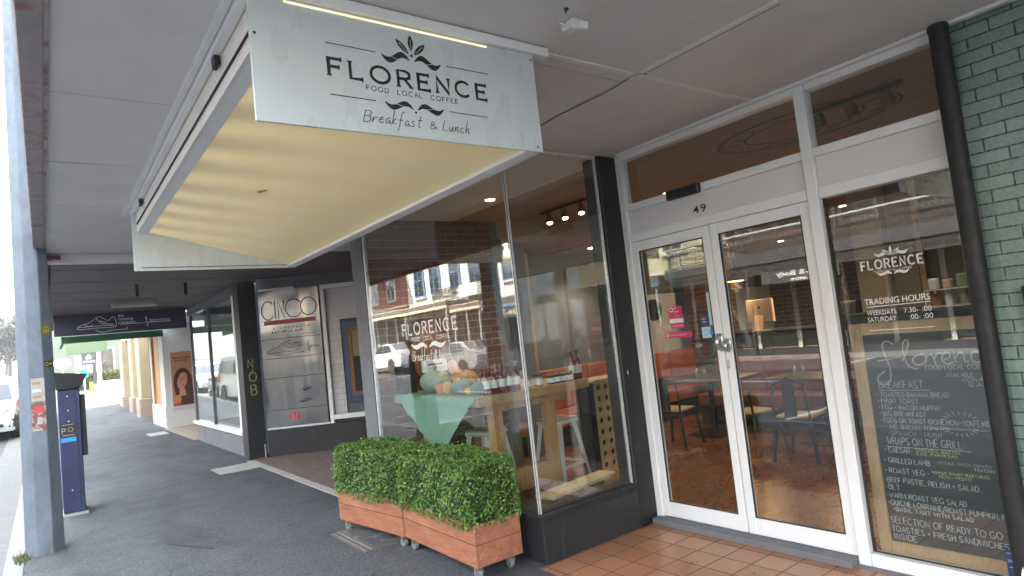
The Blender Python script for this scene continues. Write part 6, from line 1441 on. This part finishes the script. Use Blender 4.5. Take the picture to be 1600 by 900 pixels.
# big cursive heading
for st in ([(-1.735,1.205),(-1.66,1.215),(-1.60,1.225)],[(-1.635,1.295),(-1.665,1.318),(-1.695,1.30),(-1.690,1.24),(-1.672,1.17),(-1.675,1.10),(-1.705,1.065),(-1.74,1.075),(-1.742,1.11),(-1.70,1.145)],
  [(-1.60,1.20),(-1.565,1.27),(-1.555,1.31),(-1.575,1.315),(-1.59,1.26),(-1.575,1.18),(-1.54,1.155),(-1.52,1.16)],[(-1.485,1.235),(-1.53,1.225),(-1.545,1.195),(-1.52,1.175),(-1.485,1.19),(-1.475,1.22),(-1.50,1.238),(-1.47,1.225),(-1.445,1.235)],
  [(-1.445,1.235),(-1.435,1.19),(-1.432,1.175)],[(-1.437,1.20),(-1.42,1.235),(-1.395,1.24)],[(-1.395,1.20),(-1.36,1.215),(-1.365,1.24),(-1.39,1.232),(-1.40,1.20),(-1.38,1.178),(-1.345,1.19)],[(-1.34,1.24),(-1.335,1.185)],[(-1.335,1.21),(-1.31,1.24),(-1.295,1.225),(-1.292,1.19),(-1.275,1.19)],
  [(-1.215,1.235),(-1.245,1.24),(-1.262,1.215),(-1.25,1.185),(-1.21,1.19)],[(-1.19,1.235),(-1.2,1.21),(-1.19,1.19)]): BP.line(ck,smooth(st,6),.0075)
cw('FOOD LOCAL COFFEE',-1.487,1.148,.026,fit=.31); cw('AVAILABLE:',-1.39,1.108,.020,fit=.13,w=.0035); cw('MON-FRI 7',-1.32,1.082,.02,fit=.13,w=.0035); cw('SAT 7',-1.295,1.055,.02,fit=.1,w=.0035)
cw('BREAKFAST:',-1.748,1.045,.042,fit=.245); BP.line(ck,[(-1.75,1.032),(-1.48,1.035)],.004)
for z,t_,f_,m_ in ((.995,'* TOASTED BANANA BREAD',.37,ck),(.958,'* FRUIT TOAST',.215,ck),(.921,'* EGG + BACON MUFFIN',.315,ck),(.884,'* BIG BREAKFAST',.245,ck),(.846,'* EGGS ON TOAST (DONE HOW-YOU-LIKE!)',.555,ck),(.808,'INC. BACON, TOMATO,',.30,fa),(.772,'SPINACH + MUSH',.26,fa)):
    cw(t_,-1.765 if m_ is ck else -1.72,z,.026,fit=f_,mb=m_,w=.0036)
for k in range(9):
    a=PI*.05+k*PI*.9/8; BP.line(ck,[(-1.36+.065*math.cos(a),.868+.035*math.sin(a)),(-1.36+.09*math.cos(a),.868+.055*math.sin(a))],.0035); BP.line(ck,[(-1.36+.06*math.cos(-a),.832+.03*math.sin(-a)),(-1.36+.08*math.cos(-a),.832+.045*math.sin(-a))],.0035)
cw('WRAPS ON THE GRILL:',-1.745,.718,.042,fit=.385); BP.line(ck,[(-1.755,.705),(-1.33,.708)],.004)
cw('* CAESAR-',-1.765,.672,.028,fit=.145); cw('CHICKEN, BACON,',-1.60,.688,.014,fit=.22,mb=ye,w=.003); cw('COS, PARMESAN',-1.60,.668,.014,fit=.2,mb=ye,w=.003)
cw('* GRILLED LAMB',-1.775,.612,.028,fit=.235); cw('LETTUCE, ONION, TOMATO',-1.50,.628,.014,fit=.25,mb=fa,w=.003); cw('TZATZIKI',-1.33,.605,.014,fit=.09,mb=ck,w=.003)
cw('* ROAST VEG -',-1.78,.553,.028,fit=.23); cw('HUMMUS, ROAST VEGETABLES',-1.535,.572,.014,fit=.27,mb=ye,w=.003); cw('FETA + PESTO',-1.50,.550,.014,fit=.15,mb=ye,w=.003)
for z,t_,f_ in ((.497,'-BEEF PASTIE, RELISH + SALAD.',.475),(.455,'-BLT',.075),(.408,'-WARM ROAST VEG SALAD',.40),(.365,'-QUICHE LORRAINE/ROAST PUMPKIN, FE',.585),(.332,'+BASIL TART WITH SALAD',.40)): cw(t_,-1.79 if z!=.332 else -1.77,z,.029 if z!=.332 else .022,fit=f_)
cw('SELECTION OF READY TO GO',-1.79,.262,.035,fit=.54,slope=-.0); cw('TOASTIES + FRESH SANDWICHES',-1.79,.212,.032,fit=.56); cw('INSIDE',-1.785,.168,.032,fit=.12)
ck.build('chalk_writing',M['chalk'],mbd); fa.build('faded_writing',M['chalk_faint'],mbd); ye.build('yellow_writing',M['chalk_yellow'],mbd)
# ceiling lights; the dimmer ones are extras added to light the room
DL=[(3.65,5.05,'lit round downlight nearest the corner glass joint'),(4.81,6.4,'lit downlight above the long booth, left of the cream post'),(6.5,6.6,'lit downlight deepest in the corner by the bulkhead'),(5.6,4.4,'added downlight above the chairs behind the left door'),(6.0,2.6,'added downlight in line with the right door leaf'),(6.0,.9,'added downlight over the display counter'),(8.6,1.9,'added downlight further back over the leather bench'),(9.6,4.4,'added downlight over the service counter'),(10.6,6.0,'added downlight at the back by the brick column')]
for i,(x,y,l) in enumerate(DL):
    zc=2.953 if i not in (1,2,8) else 2.738 if i==1 else 2.718
    t=thing('downlight',l,'downlight',(x,y,zc),'round recessed downlights')
    MB().lathe([(.06,-.008),(.06,.0)],(0,0,0),24).build('trim_ring',M['white_paint'],t,local=True); MB().lathe([(.045,-.0105),(.045,-.0085)],(0,0,0),20).build('lamp',M['glow_warm'],t,local=True)
    ld=bpy.data.lights.new('downlight_beam','SPOT'); ld.energy=15 if i<3 else 6.5; ld.spot_size=math.radians(120); ld.spot_blend=.6; ld.color=(1,.80,.58); ld.shadow_soft_size=.05
    o=bpy.data.objects.new('downlight_beam',ld); C.objects.link(o); o.parent=t; o.location=(0,0,-.04)
def track(label,x,y0,y1,zs,n,col='dark_metal',lit=False):
    t=thing('track_light',label,'track light',(x,(y0+y1)/2,2.92),'track spotlights on the ceiling')
    MB().box(x-.018,x+.018,y0,y1,2.925,2.952).build('track',M[col],t)
    for i in range(n):
        yy=y0+(i+.5)*(y1-y0)/n; hd_=MB().tube([(x,yy,2.90),(x-.02,yy-.03,2.80)],.038,16); o=hd_.build('spot_head',M['cap_gold'],t,smooth=True); MB().tube([(x,yy,2.926),(x,yy,2.88)],.01,6).build('spot_arm',M['dark_metal'],t)
        MB().tube([(x-.0202,yy-.0303,2.799),(x-.0206,yy-.0309,2.797)],.03,14).build('lamp',M['glow_warm'] if lit else M['jar_pale'],o)
track('three headed track light above the clerestory right of the mullion',4.5,1.58,2.25,0,3); track('track light seen through the return glass beside the black post',4.72,4.75,5.55,0,3,lit=True)
# ------------------------------------------------------------------ separate pieces become parts of their own
def split_loose(o):
    me=o.data; n=len(me.vertices); par=list(range(n))
    def find(a):
        while par[a]!=a: par[a]=par[par[a]]; a=par[a]
        return a
    for e in me.edges:
        a,b=find(e.vertices[0]),find(e.vertices[1])
        if a!=b: par[a]=b
    groups={}
    for p in me.polygons: groups.setdefault(find(p.vertices[0]),[]).append(p.index)
    if len(groups)<2 or len(groups)>14: return
    co=[tuple(v.co) for v in me.vertices]; sm=[p.use_smooth for p in me.polygons]
    for gi,(k,ps) in enumerate(groups.items()):
        used=sorted({v for i in ps for v in me.polygons[i].vertices}); ix={v:i for i,v in enumerate(used)}
        m2=bpy.data.meshes.new(me.name.split('.')[0]); m2.from_pydata([co[v] for v in used],[],[[ix[v] for v in me.polygons[i].vertices] for i in ps])
        for m_ in me.materials: m2.materials.append(m_)
        m2.polygons.foreach_set('use_smooth',[sm[i] for i in ps]); m2.update()
        if gi==0: o.data=m2
        else:
            c=o.copy(); c.data=m2; C.objects.link(c)
SPLIT={'window_frame','collar','cable_clip','transom','head_rail','header_panel','door_head','transom_pane','window_ledge','plinth','gasket','window_pane','edge_strip','glass_joint','corner_trim','cover_strip','end_bracket','frame_rail','frame_gap','top_rail','screw','pane','pull','key_plate','floor_slab','dent','window_sill','vent','side_wall','bracket','castor','opened_joint','board_joint','band'}
for o in list(C.objects):
    if o.type=='MESH' and o.parent and o.name.split('.')[0] in SPLIT: split_loose(o)
